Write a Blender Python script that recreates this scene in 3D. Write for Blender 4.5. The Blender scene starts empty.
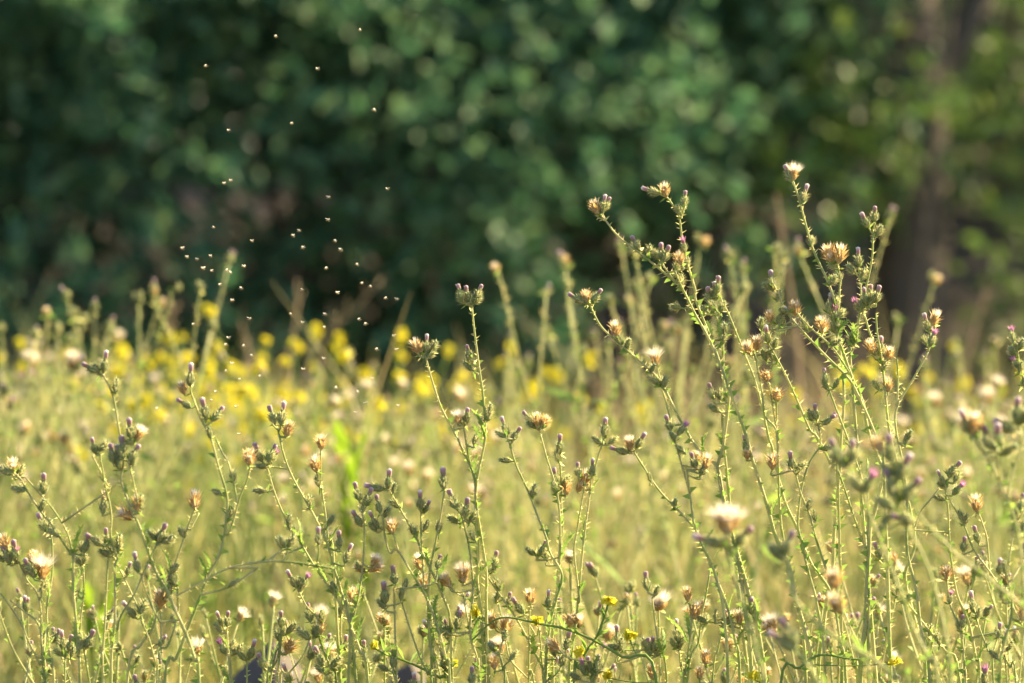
import bpy, math, random
from mathutils import Vector, Matrix, Euler, Quaternion, noise

R = math.radians
scene = bpy.context.scene
COL = scene.collection

# ------------------------------------------------------------------ camera, world, sun, exposure
W_PX, H_PX = 1024, 683
LENS, SENSOR = 200.0, 36.0
F_PX = LENS / SENSOR * W_PX
CAM_H = 1.10
HORIZON = 100.0
PITCH = math.atan((H_PX / 2 - HORIZON) / F_PX)
FOCUS = 5.60

cam_d = bpy.data.cameras.new('camera')
cam = bpy.data.objects.new('camera', cam_d)
COL.objects.link(cam)
cam.location = (0, 0, CAM_H)
cam.rotation_euler = (R(90) - PITCH, 0, 0)
cam_d.lens = LENS
cam_d.sensor_width = SENSOR
cam_d.clip_start = 0.1
cam_d.clip_end = 500
cam_d.dof.use_dof = True
cam_d.dof.focus_distance = FOCUS
cam_d.dof.aperture_fstop = 6.0
scene.camera = cam

SUN_AZ, SUN_EL = 66.0, 31.0          # degrees right of the view direction, above the horizon
w = bpy.data.worlds.new('World')
scene.world = w
w.use_nodes = True
nt = w.node_tree
nt.nodes.clear()
sky = nt.nodes.new('ShaderNodeTexSky')
sky.sky_type = 'NISHITA'
sky.sun_disc = False
sky.sun_elevation = R(SUN_EL)
sky.sun_rotation = R(SUN_AZ)
bg = nt.nodes.new('ShaderNodeBackground')
bg.inputs[1].default_value = 0.062
wo = nt.nodes.new('ShaderNodeOutputWorld')
nt.links.new(sky.outputs[0], bg.inputs[0])
nt.links.new(bg.outputs[0], wo.inputs[0])

sun_d = bpy.data.lights.new('sun', 'SUN')
sun = bpy.data.objects.new('sun', sun_d)
COL.objects.link(sun)
sun_d.energy = 5.0
sun_d.angle = R(0.6)
sun_d.color = (1.0, 0.80, 0.46)
sv = Vector((math.sin(R(SUN_AZ)) * math.cos(R(SUN_EL)), math.cos(R(SUN_AZ)) * math.cos(R(SUN_EL)), math.sin(R(SUN_EL))))
sun.rotation_euler = sv.to_track_quat('Z', 'Y').to_euler()
sun.location = sv * 30

scene.view_settings.view_transform = 'Standard'
scene.view_settings.look = 'None'
scene.view_settings.gamma = 1.0
scene.view_settings.exposure = 2.25
scene.render.engine = 'CYCLES'
scene.cycles.use_denoising = True
scene.cycles.max_bounces = 8
scene.cycles.transmission_bounces = 6
scene.cycles.diffuse_bounces = 4
scene.cycles.sample_clamp_indirect = 6

# ------------------------------------------------------------------ helpers
def at(px, py, d):
    """the point at forward distance d (metres along +Y) seen at pixel (px, py)"""
    u = (px - W_PX / 2) / F_PX
    v = (H_PX / 2 - py) / F_PX
    dy = math.cos(PITCH) + v * math.sin(PITCH)
    dz = v * math.cos(PITCH) - math.sin(PITCH)
    k = d / dy
    return Vector((u * k, d, CAM_H + dz * k))

def tag(o, label=None, cat=None, group=None, kind=None):
    if label: o['label'] = label
    if cat: o['category'] = cat
    if group: o['group'] = group
    if kind: o['kind'] = kind
    return o

def empty(name, loc, label=None, cat=None, group=None):
    o = bpy.data.objects.new(name, None)
    COL.objects.link(o)
    o.location = loc
    o.empty_display_size = 0.05
    return tag(o, label, cat, group)

class MB:
    """collects faces of one mesh"""
    def __init__(self):
        self.v = []; self.f = []; self.m = []; self.s = []
    def tri(self, a, b, c, m=0):
        n = len(self.v); self.v += [tuple(a), tuple(b), tuple(c)]
        self.f.append((n, n + 1, n + 2)); self.m.append(m); self.s.append(False)
    def strip(self, rows, m=0, smooth=False):
        """rows: list of (left,right) pairs"""
        n = len(self.v)
        for a, b in rows: self.v += [tuple(a), tuple(b)]
        for i in range(len(rows) - 1):
            k = n + 2 * i
            self.f.append((k, k + 1, k + 3, k + 2)); self.m.append(m); self.s.append(smooth)
    def tube(self, pts, rad, seg=6, m=0, cap=True):
        n0 = len(self.v)
        prev = None
        for i, p in enumerate(pts):
            a = pts[max(i - 1, 0)]; b = pts[min(i + 1, len(pts) - 1)]
            t = (b - a)
            if t.length < 1e-9: t = Vector((0, 0, 1))
            t.normalize()
            if prev is None:
                x = t.orthogonal().normalized()
            else:
                x = (prev - t * prev.dot(t))
                x = x.normalized() if x.length > 1e-6 else t.orthogonal().normalized()
            prev = x
            y = t.cross(x)
            r = rad[i]
            for k in range(seg):
                an = 2 * math.pi * k / seg
                self.v.append(tuple(p + x * (r * math.cos(an)) + y * (r * math.sin(an))))
        for i in range(len(pts) - 1):
            for k in range(seg):
                a = n0 + i * seg + k; b = n0 + i * seg + (k + 1) % seg
                self.f.append((a, b, b + seg, a + seg)); self.m.append(m); self.s.append(True)
        if cap:
            self.f.append(tuple(n0 + k for k in reversed(range(seg)))); self.m.append(m); self.s.append(False)
            e = n0 + (len(pts) - 1) * seg
            self.f.append(tuple(e + k for k in range(seg))); self.m.append(m); self.s.append(False)
    def lathe(self, prof, seg=8, m=0, wob=0.0, rnd=None):
        """prof: list of (r,z)"""
        n0 = len(self.v)
        for (r, z) in prof:
            for k in range(seg):
                an = 2 * math.pi * k / seg
                q = r * (1 + (rnd.uniform(-wob, wob) if rnd else 0))
                self.v.append((q * math.cos(an), q * math.sin(an), z))
        for i in range(len(prof) - 1):
            for k in range(seg):
                a = n0 + i * seg + k; b = n0 + i * seg + (k + 1) % seg
                self.f.append((a, b, b + seg, a + seg)); self.m.append(m); self.s.append(True)
        self.f.append(tuple(n0 + k for k in reversed(range(seg)))); self.m.append(m); self.s.append(True)
        e = n0 + (len(prof) - 1) * seg
        self.f.append(tuple(e + k for k in range(seg))); self.m.append(m); self.s.append(True)
    def spine(self, p, d, side, ln, wd, m=0):
        a = p - side * (wd / 2); b = p + side * (wd / 2)
        self.tri(a, b, p + d * ln, m)
    def mesh(self, name, mats):
        me = bpy.data.meshes.new(name)
        me.from_pydata(self.v, [], self.f)
        for mt in mats: me.materials.append(mt)
        me.polygons.foreach_set('material_index', self.m)
        me.polygons.foreach_set('use_smooth', self.s)
        me.update()
        return me

def link(name, me, parent=None, loc=(0, 0, 0), rot=None, sc=None):
    o = bpy.data.objects.new(name, me)
    COL.objects.link(o)
    if parent is not None: o.parent = parent
    o.location = loc
    if rot is not None: o.rotation_euler = rot
    if sc is not None: o.scale = (sc, sc, sc)
    return o

def smooth(pts, n=4):
    """Catmull-Rom through 3D points"""
    if len(pts) < 3:
        out = []
        for i in range(len(pts) - 1):
            for k in range(n): out.append(pts[i].lerp(pts[i + 1], k / n))
        return out + [pts[-1].copy()]
    out = []
    P = [pts[0] * 2 - pts[1]] + list(pts) + [pts[-1] * 2 - pts[-2]]
    for i in range(1, len(P) - 2):
        p0, p1, p2, p3 = P[i - 1], P[i], P[i + 1], P[i + 2]
        for k in range(n):
            t = k / n
            out.append(0.5 * ((2 * p1) + (p2 - p0) * t + (2 * p0 - 5 * p1 + 4 * p2 - p3) * t * t + (3 * p1 - p0 - 3 * p2 + p3) * t ** 3))
    out.append(pts[-1].copy())
    return out

# ------------------------------------------------------------------ materials
def mat(name, cols, transl=0.3, rough=0.6, tcol=None, noise_scale=0, island=False, spec=0.3, bump=0.0, zgrad=None, sheen=0.0, tcols=None):
    """cols: list of colours spread by noise, per-island or per-object random; zgrad: object-z ramp [(z, col)...]"""
    m = bpy.data.materials.new(name)
    m.use_nodes = True
    t = m.node_tree; t.nodes.clear()
    L = t.links.new
    out = t.nodes.new('ShaderNodeOutputMaterial')
    pr = t.nodes.new('ShaderNodeBsdfPrincipled')
    pr.inputs['Roughness'].default_value = rough
    pr.inputs['Specular IOR Level'].default_value = spec
    if sheen:
        pr.inputs['Sheen Weight'].default_value = sheen
        pr.inputs['Sheen Roughness'].default_value = 0.4
    ramp = t.nodes.new('ShaderNodeValToRGB')
    er = ramp.color_ramp
    cs = zgrad if zgrad else [(i / max(1, len(cols) - 1), c) for i, c in enumerate(cols)]
    while len(er.elements) < len(cs): er.elements.new(0.5)
    while len(er.elements) > len(cs): er.elements.remove(er.elements[-1])
    z0 = cs[0][0]; z1 = cs[-1][0] if len(cs) > 1 else 1
    for e, (p, c) in zip(er.elements, cs):
        e.position = (p - z0) / (z1 - z0) if zgrad else p
        e.color = (*c, 1)
    if zgrad:
        tc = t.nodes.new('ShaderNodeTexCoord'); sx = t.nodes.new('ShaderNodeSeparateXYZ'); mr = t.nodes.new('ShaderNodeMapRange')
        L(tc.outputs['Object'], sx.inputs[0]); L(sx.outputs['Z'], mr.inputs['Value'])
        mr.inputs['From Min'].default_value = z0; mr.inputs['From Max'].default_value = z1
        fac = mr.outputs[0]
    elif island:
        g = t.nodes.new('ShaderNodeNewGeometry'); fac = g.outputs['Random Per Island']
    elif noise_scale:
        tc = t.nodes.new('ShaderNodeTexCoord'); nz = t.nodes.new('ShaderNodeTexNoise')
        nz.inputs['Scale'].default_value = noise_scale; nz.inputs['Detail'].default_value = 4
        L(tc.outputs['Object'], nz.inputs['Vector'])
        mr = t.nodes.new('ShaderNodeMapRange'); mr.inputs['From Min'].default_value = 0.3; mr.inputs['From Max'].default_value = 0.7
        L(nz.outputs['Fac'], mr.inputs['Value']); fac = mr.outputs[0]
        if bump:
            b = t.nodes.new('ShaderNodeBump'); b.inputs['Strength'].default_value = bump; b.inputs['Distance'].default_value = 0.02
            L(nz.outputs['Fac'], b.inputs['Height']); L(b.outputs[0], pr.inputs['Normal'])
    else:
        oi = t.nodes.new('ShaderNodeObjectInfo'); fac = oi.outputs['Random']
    L(fac, ramp.inputs[0])
    L(ramp.outputs[0], pr.inputs['Base Color'])
    if transl > 0:
        tr = t.nodes.new('ShaderNodeBsdfTranslucent')
        mx = t.nodes.new('ShaderNodeMixShader'); mx.inputs[0].default_value = transl
        if tcol:
            mc = t.nodes.new('ShaderNodeMix'); mc.data_type = 'RGBA'; mc.blend_type = 'MULTIPLY'; mc.inputs[0].default_value = 1.0
            mc.inputs[7].default_value = (*tcol, 1)
            L(ramp.outputs[0], mc.inputs[6]); L(mc.outputs[2], tr.inputs[0])
        else:
            L(ramp.outputs[0], tr.inputs[0])
        L(pr.outputs[0], mx.inputs[1]); L(tr.outputs[0], mx.inputs[2]); L(mx.outputs[0], out.inputs[0])
    else:
        L(pr.outputs[0], out.inputs[0])
    return m

M = {}
M['stem'] = mat('thistle_stem', [(0.26, 0.33, 0.09), (0.38, 0.43, 0.15), (0.52, 0.51, 0.25), (0.29, 0.37, 0.10)], transl=0.42, rough=0.55, noise_scale=14, sheen=0.35)
M['spine'] = mat('thistle_spine', [(0.52, 0.55, 0.18), (0.68, 0.64, 0.30), (0.60, 0.48, 0.22)], transl=0.6, island=True)
M['leaf'] = mat('thistle_leaf', [(0.13, 0.24, 0.04), (0.22, 0.34, 0.07), (0.30, 0.38, 0.08)], transl=0.5, noise_scale=60)
M['invol'] = mat('flower_head_bracts', [(0.18, 0.25, 0.10), (0.29, 0.36, 0.15), (0.45, 0.47, 0.24)], transl=0.3, noise_scale=500, sheen=0.4)
M['hspine'] = mat('bract_spine', [(0.45, 0.47, 0.22), (0.58, 0.52, 0.28), (0.33, 0.42, 0.17)], transl=0.5, island=True)
M['floret'] = mat('closed_florets', None, transl=0.3, zgrad=[(0.009, (0.30, 0.27, 0.15)), (0.0125, (0.34, 0.21, 0.18)), (0.0150, (0.42, 0.26, 0.31)), (0.0166, (0.55, 0.42, 0.45)), (0.0182, (0.84, 0.78, 0.74))], sheen=0.5)
M['floretpink'] = mat('open_florets', [(0.58, 0.24, 0.44), (0.66, 0.38, 0.56), (0.52, 0.18, 0.38)], transl=0.5, island=True)
M['dry'] = mat('dried_bracts', [(0.50, 0.31, 0.11), (0.62, 0.44, 0.18), (0.74, 0.60, 0.34)], transl=0.5, island=True)
M['drybody'] = mat('dried_head', [(0.32, 0.23, 0.10), (0.45, 0.33, 0.16), (0.52, 0.42, 0.24)], transl=0.15, noise_scale=500)
M['pappus'] = mat('pappus_hair', [(0.90, 0.84, 0.74), (0.82, 0.72, 0.56), (0.95, 0.92, 0.86)], transl=0.55, island=True)
M['yellow'] = mat('yellow_petals', [(0.62, 0.54, 0.03), (0.70, 0.62, 0.05), (0.54, 0.54, 0.05)], transl=0.5, island=True)
M['mstem'] = mat('mustard_stem', [(0.16, 0.27, 0.06), (0.24, 0.33, 0.08)], transl=0.3, noise_scale=20)
M['straw'] = mat('dry_stalk', [(0.34, 0.24, 0.14), (0.45, 0.34, 0.21)], transl=0.25, noise_scale=15)
M['lime'] = mat('broad_leaf', [(0.15, 0.26, 0.015), (0.24, 0.35, 0.03)], transl=0.55, noise_scale=20)
M['grass'] = mat('meadow_grass', [(0.07, 0.11, 0.02), (0.28, 0.26, 0.045), (0.46, 0.33, 0.12), (0.13, 0.15, 0.03), (0.42, 0.28, 0.13), (0.16, 0.18, 0.035)], transl=0.5, island=True)
M['strawgrass'] = mat('straw_grass', [(0.50, 0.46, 0.18), (0.62, 0.55, 0.28), (0.44, 0.48, 0.16), (0.58, 0.44, 0.24), (0.20, 0.22, 0.06)], transl=0.5, island=True)
M['herb'] = mat('herb_leaf', [(0.05, 0.10, 0.02), (0.10, 0.18, 0.03), (0.15, 0.24, 0.05)], transl=0.45, island=True)
M['bush'] = mat('bush_leaf', [(0.045, 0.13, 0.065), (0.07, 0.18, 0.085), (0.15, 0.25, 0.12), (0.06, 0.175, 0.09)], transl=0.42, rough=0.6, spec=0.5, island=True)
M['bush2'] = mat('yellowish_bush_leaf', [(0.06, 0.13, 0.035), (0.10, 0.18, 0.04), (0.15, 0.22, 0.05)], transl=0.4, rough=0.4, spec=0.5, island=True)
M['tree'] = mat('tree_leaf', [(0.05, 0.11, 0.03), (0.08, 0.15, 0.04), (0.11, 0.17, 0.04)], transl=0.35, rough=0.4, spec=0.5, island=True)
M['bark'] = mat('bark', [(0.075, 0.062, 0.048), (0.125, 0.105, 0.085)], transl=0, rough=0.9, noise_scale=9, bump=0.6)
M['twig'] = mat('twig', [(0.10, 0.075, 0.05), (0.16, 0.12, 0.09)], transl=0, rough=0.9, noise_scale=9)
M['soil'] = mat('soil', [(0.05, 0.04, 0.022), (0.10, 0.075, 0.04), (0.06, 0.065, 0.025)], transl=0, rough=0.95, noise_scale=2.5, bump=0.4)
M['bank'] = mat('bank_earth', [(0.045, 0.036, 0.028), (0.07, 0.056, 0.045), (0.09, 0.074, 0.06)], transl=0, rough=0.95, noise_scale=3, bump=0.6)
M['stone'] = mat('stone', [(0.06, 0.05, 0.042), (0.11, 0.09, 0.075)], transl=0, rough=0.85, noise_scale=8, bump=0.5)
M['flybody'] = mat('gnat_body', [(0.38, 0.31, 0.19), (0.58, 0.50, 0.34)], transl=0.3)
M['flywing'] = mat('gnat_wing', [(0.75, 0.72, 0.62)], transl=0.6)

# ------------------------------------------------------------------ setting: ground, bank
rg = random.Random(5)
def ground_mesh():
    xs = [-60, -40, -25, -15, -10, -7, -5] + [i * 0.25 for i in range(-16, 17)] + [5, 7, 10, 15, 25, 40, 60]
    ys = [-10, -4, 0, 2, 4] + [4.5 + 0.25 * i for i in range(39)] + [15, 17, 20, 26, 40, 70, 120]
    v = []; f = []
    for y in ys:
        for x in xs:
            z = 0.03 * noise.noise(Vector((x * 1.3, y * 1.3, 0))) if abs(x) < 5 and y < 15 else 0
            v.append((x, y, z))
    nx = len(xs)
    for j in range(len(ys) - 1):
        for i in range(nx - 1):
            a = j * nx + i
            f.append((a, a + 1, a + nx + 1, a + nx))
    me = bpy.data.meshes.new('ground'); me.from_pydata(v, [], f); me.materials.append(M['soil'])
    me.polygons.foreach_set('use_smooth', [True] * len(f)); me.update()
    return me
tag(link('ground', ground_mesh()), kind='structure')

def bank_mesh():
    v = []; f = []
    prof = [(15.2, -0.05), (15.5, 0.18), (15.8, 0.45), (16.1, 0.66), (16.6, 0.80), (17.5, 0.86), (21, 0.9), (30, 0.7), (36, -0.1)]
    xs = [i * 0.3 for i in range(-40, 41)]
    for x in xs:
        for (y, z) in prof:
            q = noise.noise(Vector((x * 0.9, y, 3.1))) * 0.16 + noise.noise(Vector((x * 4, y * 4, 1))) * 0.05
            v.append((x, y + q, z + (q * 0.8 if z > 0 else 0)))
    n = len(prof)
    for i in range(len(xs) - 1):
        for j in range(n - 1):
            a = i * n + j
            f.append((a, a + n, a + n + 1, a + 1))
    me = bpy.data.meshes.new('bank'); me.from_pydata(v, [], f); me.materials.append(M['bank'])
    me.polygons.foreach_set('use_smooth', [True] * len(f)); me.update()
    return me
tag(link('earth_bank', bank_mesh()), kind='structure')

# ------------------------------------------------------------------ shrubs and trees behind
def rdir(rnd):
    z = rnd.uniform(-1, 1); a = rnd.uniform(0, 2 * math.pi); s = math.sqrt(1 - z * z)
    return Vector((s * math.cos(a), s * math.sin(a), z))

def leaf_quad(mb, p, n, up, ln, wd, m=0, fold=0.25):
    """pointed leaf: two folded triangulated halves"""
    side = up.cross(n)
    if side.length < 1e-4: side = n.orthogonal()
    side.normalize(); up = n.cross(side).normalized()
    k = len(mb.v)
    mid = p + up * (ln * 0.45)
    mb.v += [tuple(p), tuple(mid + side * (wd / 2) + n * (fold * wd / 2)), tuple(p + up * ln), tuple(mid - side * (wd / 2) + n * (fold * wd / 2)), tuple(mid)]
    mb.f += [(k, k + 1, k + 4), (k + 1, k + 2, k + 4), (k, k + 4, k + 3), (k + 4, k + 2, k + 3)]
    mb.m += [m] * 4; mb.s += [False] * 4

def crown(rnd, clumps, nleaf, ln, zmin=0.0):
    """leaf-sized faces in clumps: clumps = [(centre, radius)]; each clump made of sprays of leaves"""
    mb = MB()
    tot = sum(r * r for c, r in clumps)
    for c, r in clumps:
        n = int(nleaf * r * r / tot)
        sprays = max(4, n // 9)
        for s in range(sprays):
            d = rdir(rnd)
            rr = r * (rnd.random() ** 0.45)
            sc = c + Vector((d.x, d.y, d.z * 0.85)) * rr
            if sc.z < zmin: continue
            grow = (d + Vector((0, 0, 0.3)) + rdir(rnd) * 0.5).normalized()
            for k in range(9):
                p = sc + grow * (k * ln * 0.35) + rdir(rnd) * ln * 0.35
                n_ = (Vector((0, 0, 1)) * rnd.uniform(0.2, 1.0) + rdir(rnd) * 0.9).normalized()
                u = (grow + rdir(rnd)).normalized()
                q = ln * rnd.uniform(0.6, 1.15)
                leaf_quad(mb, p, n_, u, q, q * 0.62)
    return mb

def branches(mb, rnd, base, top, r0, clumps, m=0, trunk_top=None):
    mid = base.lerp(top, 0.5) + Vector((rnd.uniform(-.06, .06), rnd.uniform(-.06, .06), 0))
    tr = smooth([base, base.lerp(mid, 0.5) + Vector((rnd.uniform(-.02, .02), 0, 0)), mid, top], 5)
    mb.tube(tr, [r0 * (1.25 if i == 0 else 1) * (1 - 0.55 * i / len(tr)) for i in range(len(tr))], 9, m)
    for c, r in clumps:
        s = tr[rnd.randint(len(tr) // 3, len(tr) - 1)]
        e = c + Vector((0, 0, r * 0.3))
        mm = s.lerp(e, 0.5) + Vector((rnd.uniform(-.1, .1), rnd.uniform(-.1, .1), rnd.uniform(0, .15)))
        pts = smooth([s, mm, e], 5)
        mb.tube(pts, [r0 * 0.38 * (1 - 0.85 * i / len(pts)) + 0.003 for i in range(len(pts))], 5, m)
        for k in range(5):
            q = pts[rnd.randint(3, len(pts) - 1)]
            mb.tube([q, q + rdir(rnd) * r * 0.5, q + rdir(rnd) * r * 0.9], [0.008, 0.005, 0.002], 4, m)

def woody(name, label, cat, seed, base, top, r0, clumps, nleaf, ln, leafmat, group=None, nstems=1, zmin=0.0):
    rnd = random.Random(seed)
    base = Vector(base)
    e = empty(name, base, label, cat, group)
    wmb = MB()
    for s in range(nstems):
        o = Vector((0, 0, 0)) if nstems == 1 else Vector((rnd.uniform(-.25, .25), rnd.uniform(-.15, .15), 0))
        branches(wmb, rnd, o - Vector((0, 0, 0.1)), Vector(top) - base + o * 2, r0, [(c - base, r) for c, r in clumps][s::nstems], 0)
    link('trunk' if nstems == 1 else 'woody_stems', wmb.mesh(name + '_wood', [M['bark']]), e)
    cr = crown(rnd, [(c - base, r) for c, r in clumps], nleaf, ln, zmin - base.z)
    link('crown', cr.mesh(name + '_crown', [M[leafmat]]), e)
    return e

def clump_cloud(seed, cx, cy, rx, ry, z0, z1, n, r0, r1):
    rnd = random.Random(seed); out = []
    for i in range(n):
        t = rnd.random()
        a = rnd.uniform(0, 2 * math.pi); q = math.sqrt(rnd.random())
        z = z0 + (z1 - z0) * t
        sh = math.sqrt(max(0.15, 1 - (max(0, t - 0.45) / 0.6) ** 2))
        out.append((Vector((cx + rx * q * math.cos(a) * sh, cy + ry * q * math.sin(a) * sh, z)), rnd.uniform(r0, r1)))
    return out

woody('leafy_shrub', 'dense blue-green shrub at the far left behind the meadow', 'shrub', 11, (-1.55, 14.1, 0), (-1.5, 14.2, 1.3), 0.035,
      clump_cloud(1, -1.5, 13.8, 0.85, 0.34, 0.2, 1.7, 40, 0.13, 0.30), 17000, 0.058, 'bush', 'shrubs behind the meadow', 3)
woody('leafy_shrub', 'broad dark green shrub left of centre above the gnat swarm', 'shrub', 12, (-0.55, 14.5, 0), (-0.5, 14.6, 1.3), 0.035,
      clump_cloud(2, -0.55, 14.2, 0.80, 0.34, 0.36, 1.75, 40, 0.13, 0.30), 17000, 0.058, 'bush', 'shrubs behind the meadow', 3)
woody('leafy_shrub', 'tall green shrub right of centre, its foliage high above the dark earth bank', 'shrub', 13, (0.35, 14.9, 0), (0.35, 14.9, 1.4), 0.035,
      clump_cloud(3, 0.25, 14.8, 0.58, 0.34, 0.76, 1.85, 32, 0.13, 0.28), 14000, 0.058, 'bush', 'shrubs behind the meadow', 3, zmin=0.6)
woody('leafy_shrub', 'loose yellow-green shrub at the far right edge beyond the tree trunk', 'shrub', 14, (1.75, 15.15, 0), (1.72, 15.15, 1.3), 0.02,
      clump_cloud(4, 1.72, 15.15, 0.42, 0.35, 0.45, 2.1, 17, 0.16, 0.28), 4200, 0.055, 'bush2', 'shrubs behind the meadow', 3)
woody('leafy_shrub', 'thin olive shrub just left of the grey-brown tree trunk', 'shrub', 15, (0.66, 14.9, 0), (0.66, 14.8, 1.4), 0.018,
      clump_cloud(5, 0.62, 14.7, 0.26, 0.3, 0.75, 2.2, 12, 0.14, 0.26), 2300, 0.06, 'bush2', 'shrubs behind the meadow', 3, zmin=0.6)
woody('leafy_shrub', 'sparse golden-olive shrub on the bank just right of the tree trunk', 'shrub', 16, (1.50, 16.4, 0.75), (1.5, 16.4, 1.3), 0.015,
      clump_cloud(12, 1.55, 16.4, 0.36, 0.3, 0.85, 1.7, 16, 0.12, 0.24), 2600, 0.05, 'bush2', 'shrubs behind the meadow', 3)
# the tree whose trunk stands at the right; its crown spreads above the frame and shades the shrubs
woody('broadleaf_tree', 'tree with a straight grey-brown trunk at the right behind the meadow', 'tree', 21, (1.06, 15.0, 0.0), (1.10, 15.1, 4.2), 0.115,
      clump_cloud(6, 1.5, 16.2, 1.5, 1.2, 3.6, 5.2, 20, 0.28, 0.45), 5000, 0.085, 'tree', 'trees behind the meadow')
woody('broadleaf_tree', 'leafy tree lightened for warm glow, beyond the bank at the upper right behind the trunk', 'tree', 22, (2.6, 19.0, 0.8), (2.5, 19.0, 3.6), 0.09,
      clump_cloud(7, 2.4, 18.8, 2.2, 1.0, 1.1, 3.6, 34, 0.35, 0.60), 12000, 0.09, 'bush2', 'trees behind the meadow')  # lighter yellowish leaf colour stands in for a warm veil of glow
woody('broadleaf_tree', 'dark leafy tree beyond the bank showing through behind the middle shrubs', 'tree', 23, (-0.6, 19.2, 0.8), (-0.5, 19.2, 3.8), 0.09,
      clump_cloud(8, -0.3, 19.0, 2.1, 1.0, 1.0, 5.0, 44, 0.40, 0.65), 16000, 0.10, 'tree', 'trees behind the meadow')
woody('broadleaf_tree', 'dark leafy tree beyond the bank at the far left behind the shrubs', 'tree', 24, (-3.6, 18.6, 0.8), (-3.5, 18.7, 3.6), 0.09,
      clump_cloud(9, -3.5, 18.6, 2.1, 1.1, 0.9, 5.0, 42, 0.40, 0.65), 13000, 0.10, 'tree', 'trees behind the meadow')
woody('broadleaf_tree', 'unseen tree added for shade, well off to the right behind the meadow', 'tree', 25, (6.6, 19.4, 0.85), (6.6, 19.5, 3.6), 0.11,
      clump_cloud(10, 6.6, 19.5, 1.5, 1.3, 1.8, 4.4, 22, 0.40, 0.65), 6500, 0.11, 'tree', 'trees behind the meadow')  # added outside the view as an extra shade tree

wb_ = crown(random.Random(41), [(Vector((random.Random(i).uniform(-11, 11), 24 + (i % 3) * 0.7, 0.8 + (i * 0.37) % 5.2)), 0.95) for i in range(240)], 42000, 0.27)
tag(link('distant_woodland', wb_.mesh('distant_woodland', [M['tree']])), 'dark mass of foliage closing the view far behind the shrubs', kind='stuff')

# ------------------------------------------------------------------ thistle flower heads (shared meshes)
def spines_on(mb, rnd, z0, z1, prof, n, ln, wd, flare, m):
    for i in range(n):
        t = (i + rnd.random()) / n
        z = z0 + (z1 - z0) * t
        r = prof(z)
        a = i * 2.399 + rnd.uniform(-.3, .3)
        rad = Vector((math.cos(a), math.sin(a), 0))
        d = (rad * flare + Vector((0, 0, 1)) + rdir(rnd) * 0.25).normalized()
        side = Vector((-math.sin(a), math.cos(a), 0))
        mb.spine(rad * (r * 0.95) + Vector((0, 0, z)), d, side, ln * rnd.uniform(0.6, 1.25), wd, m)

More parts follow.
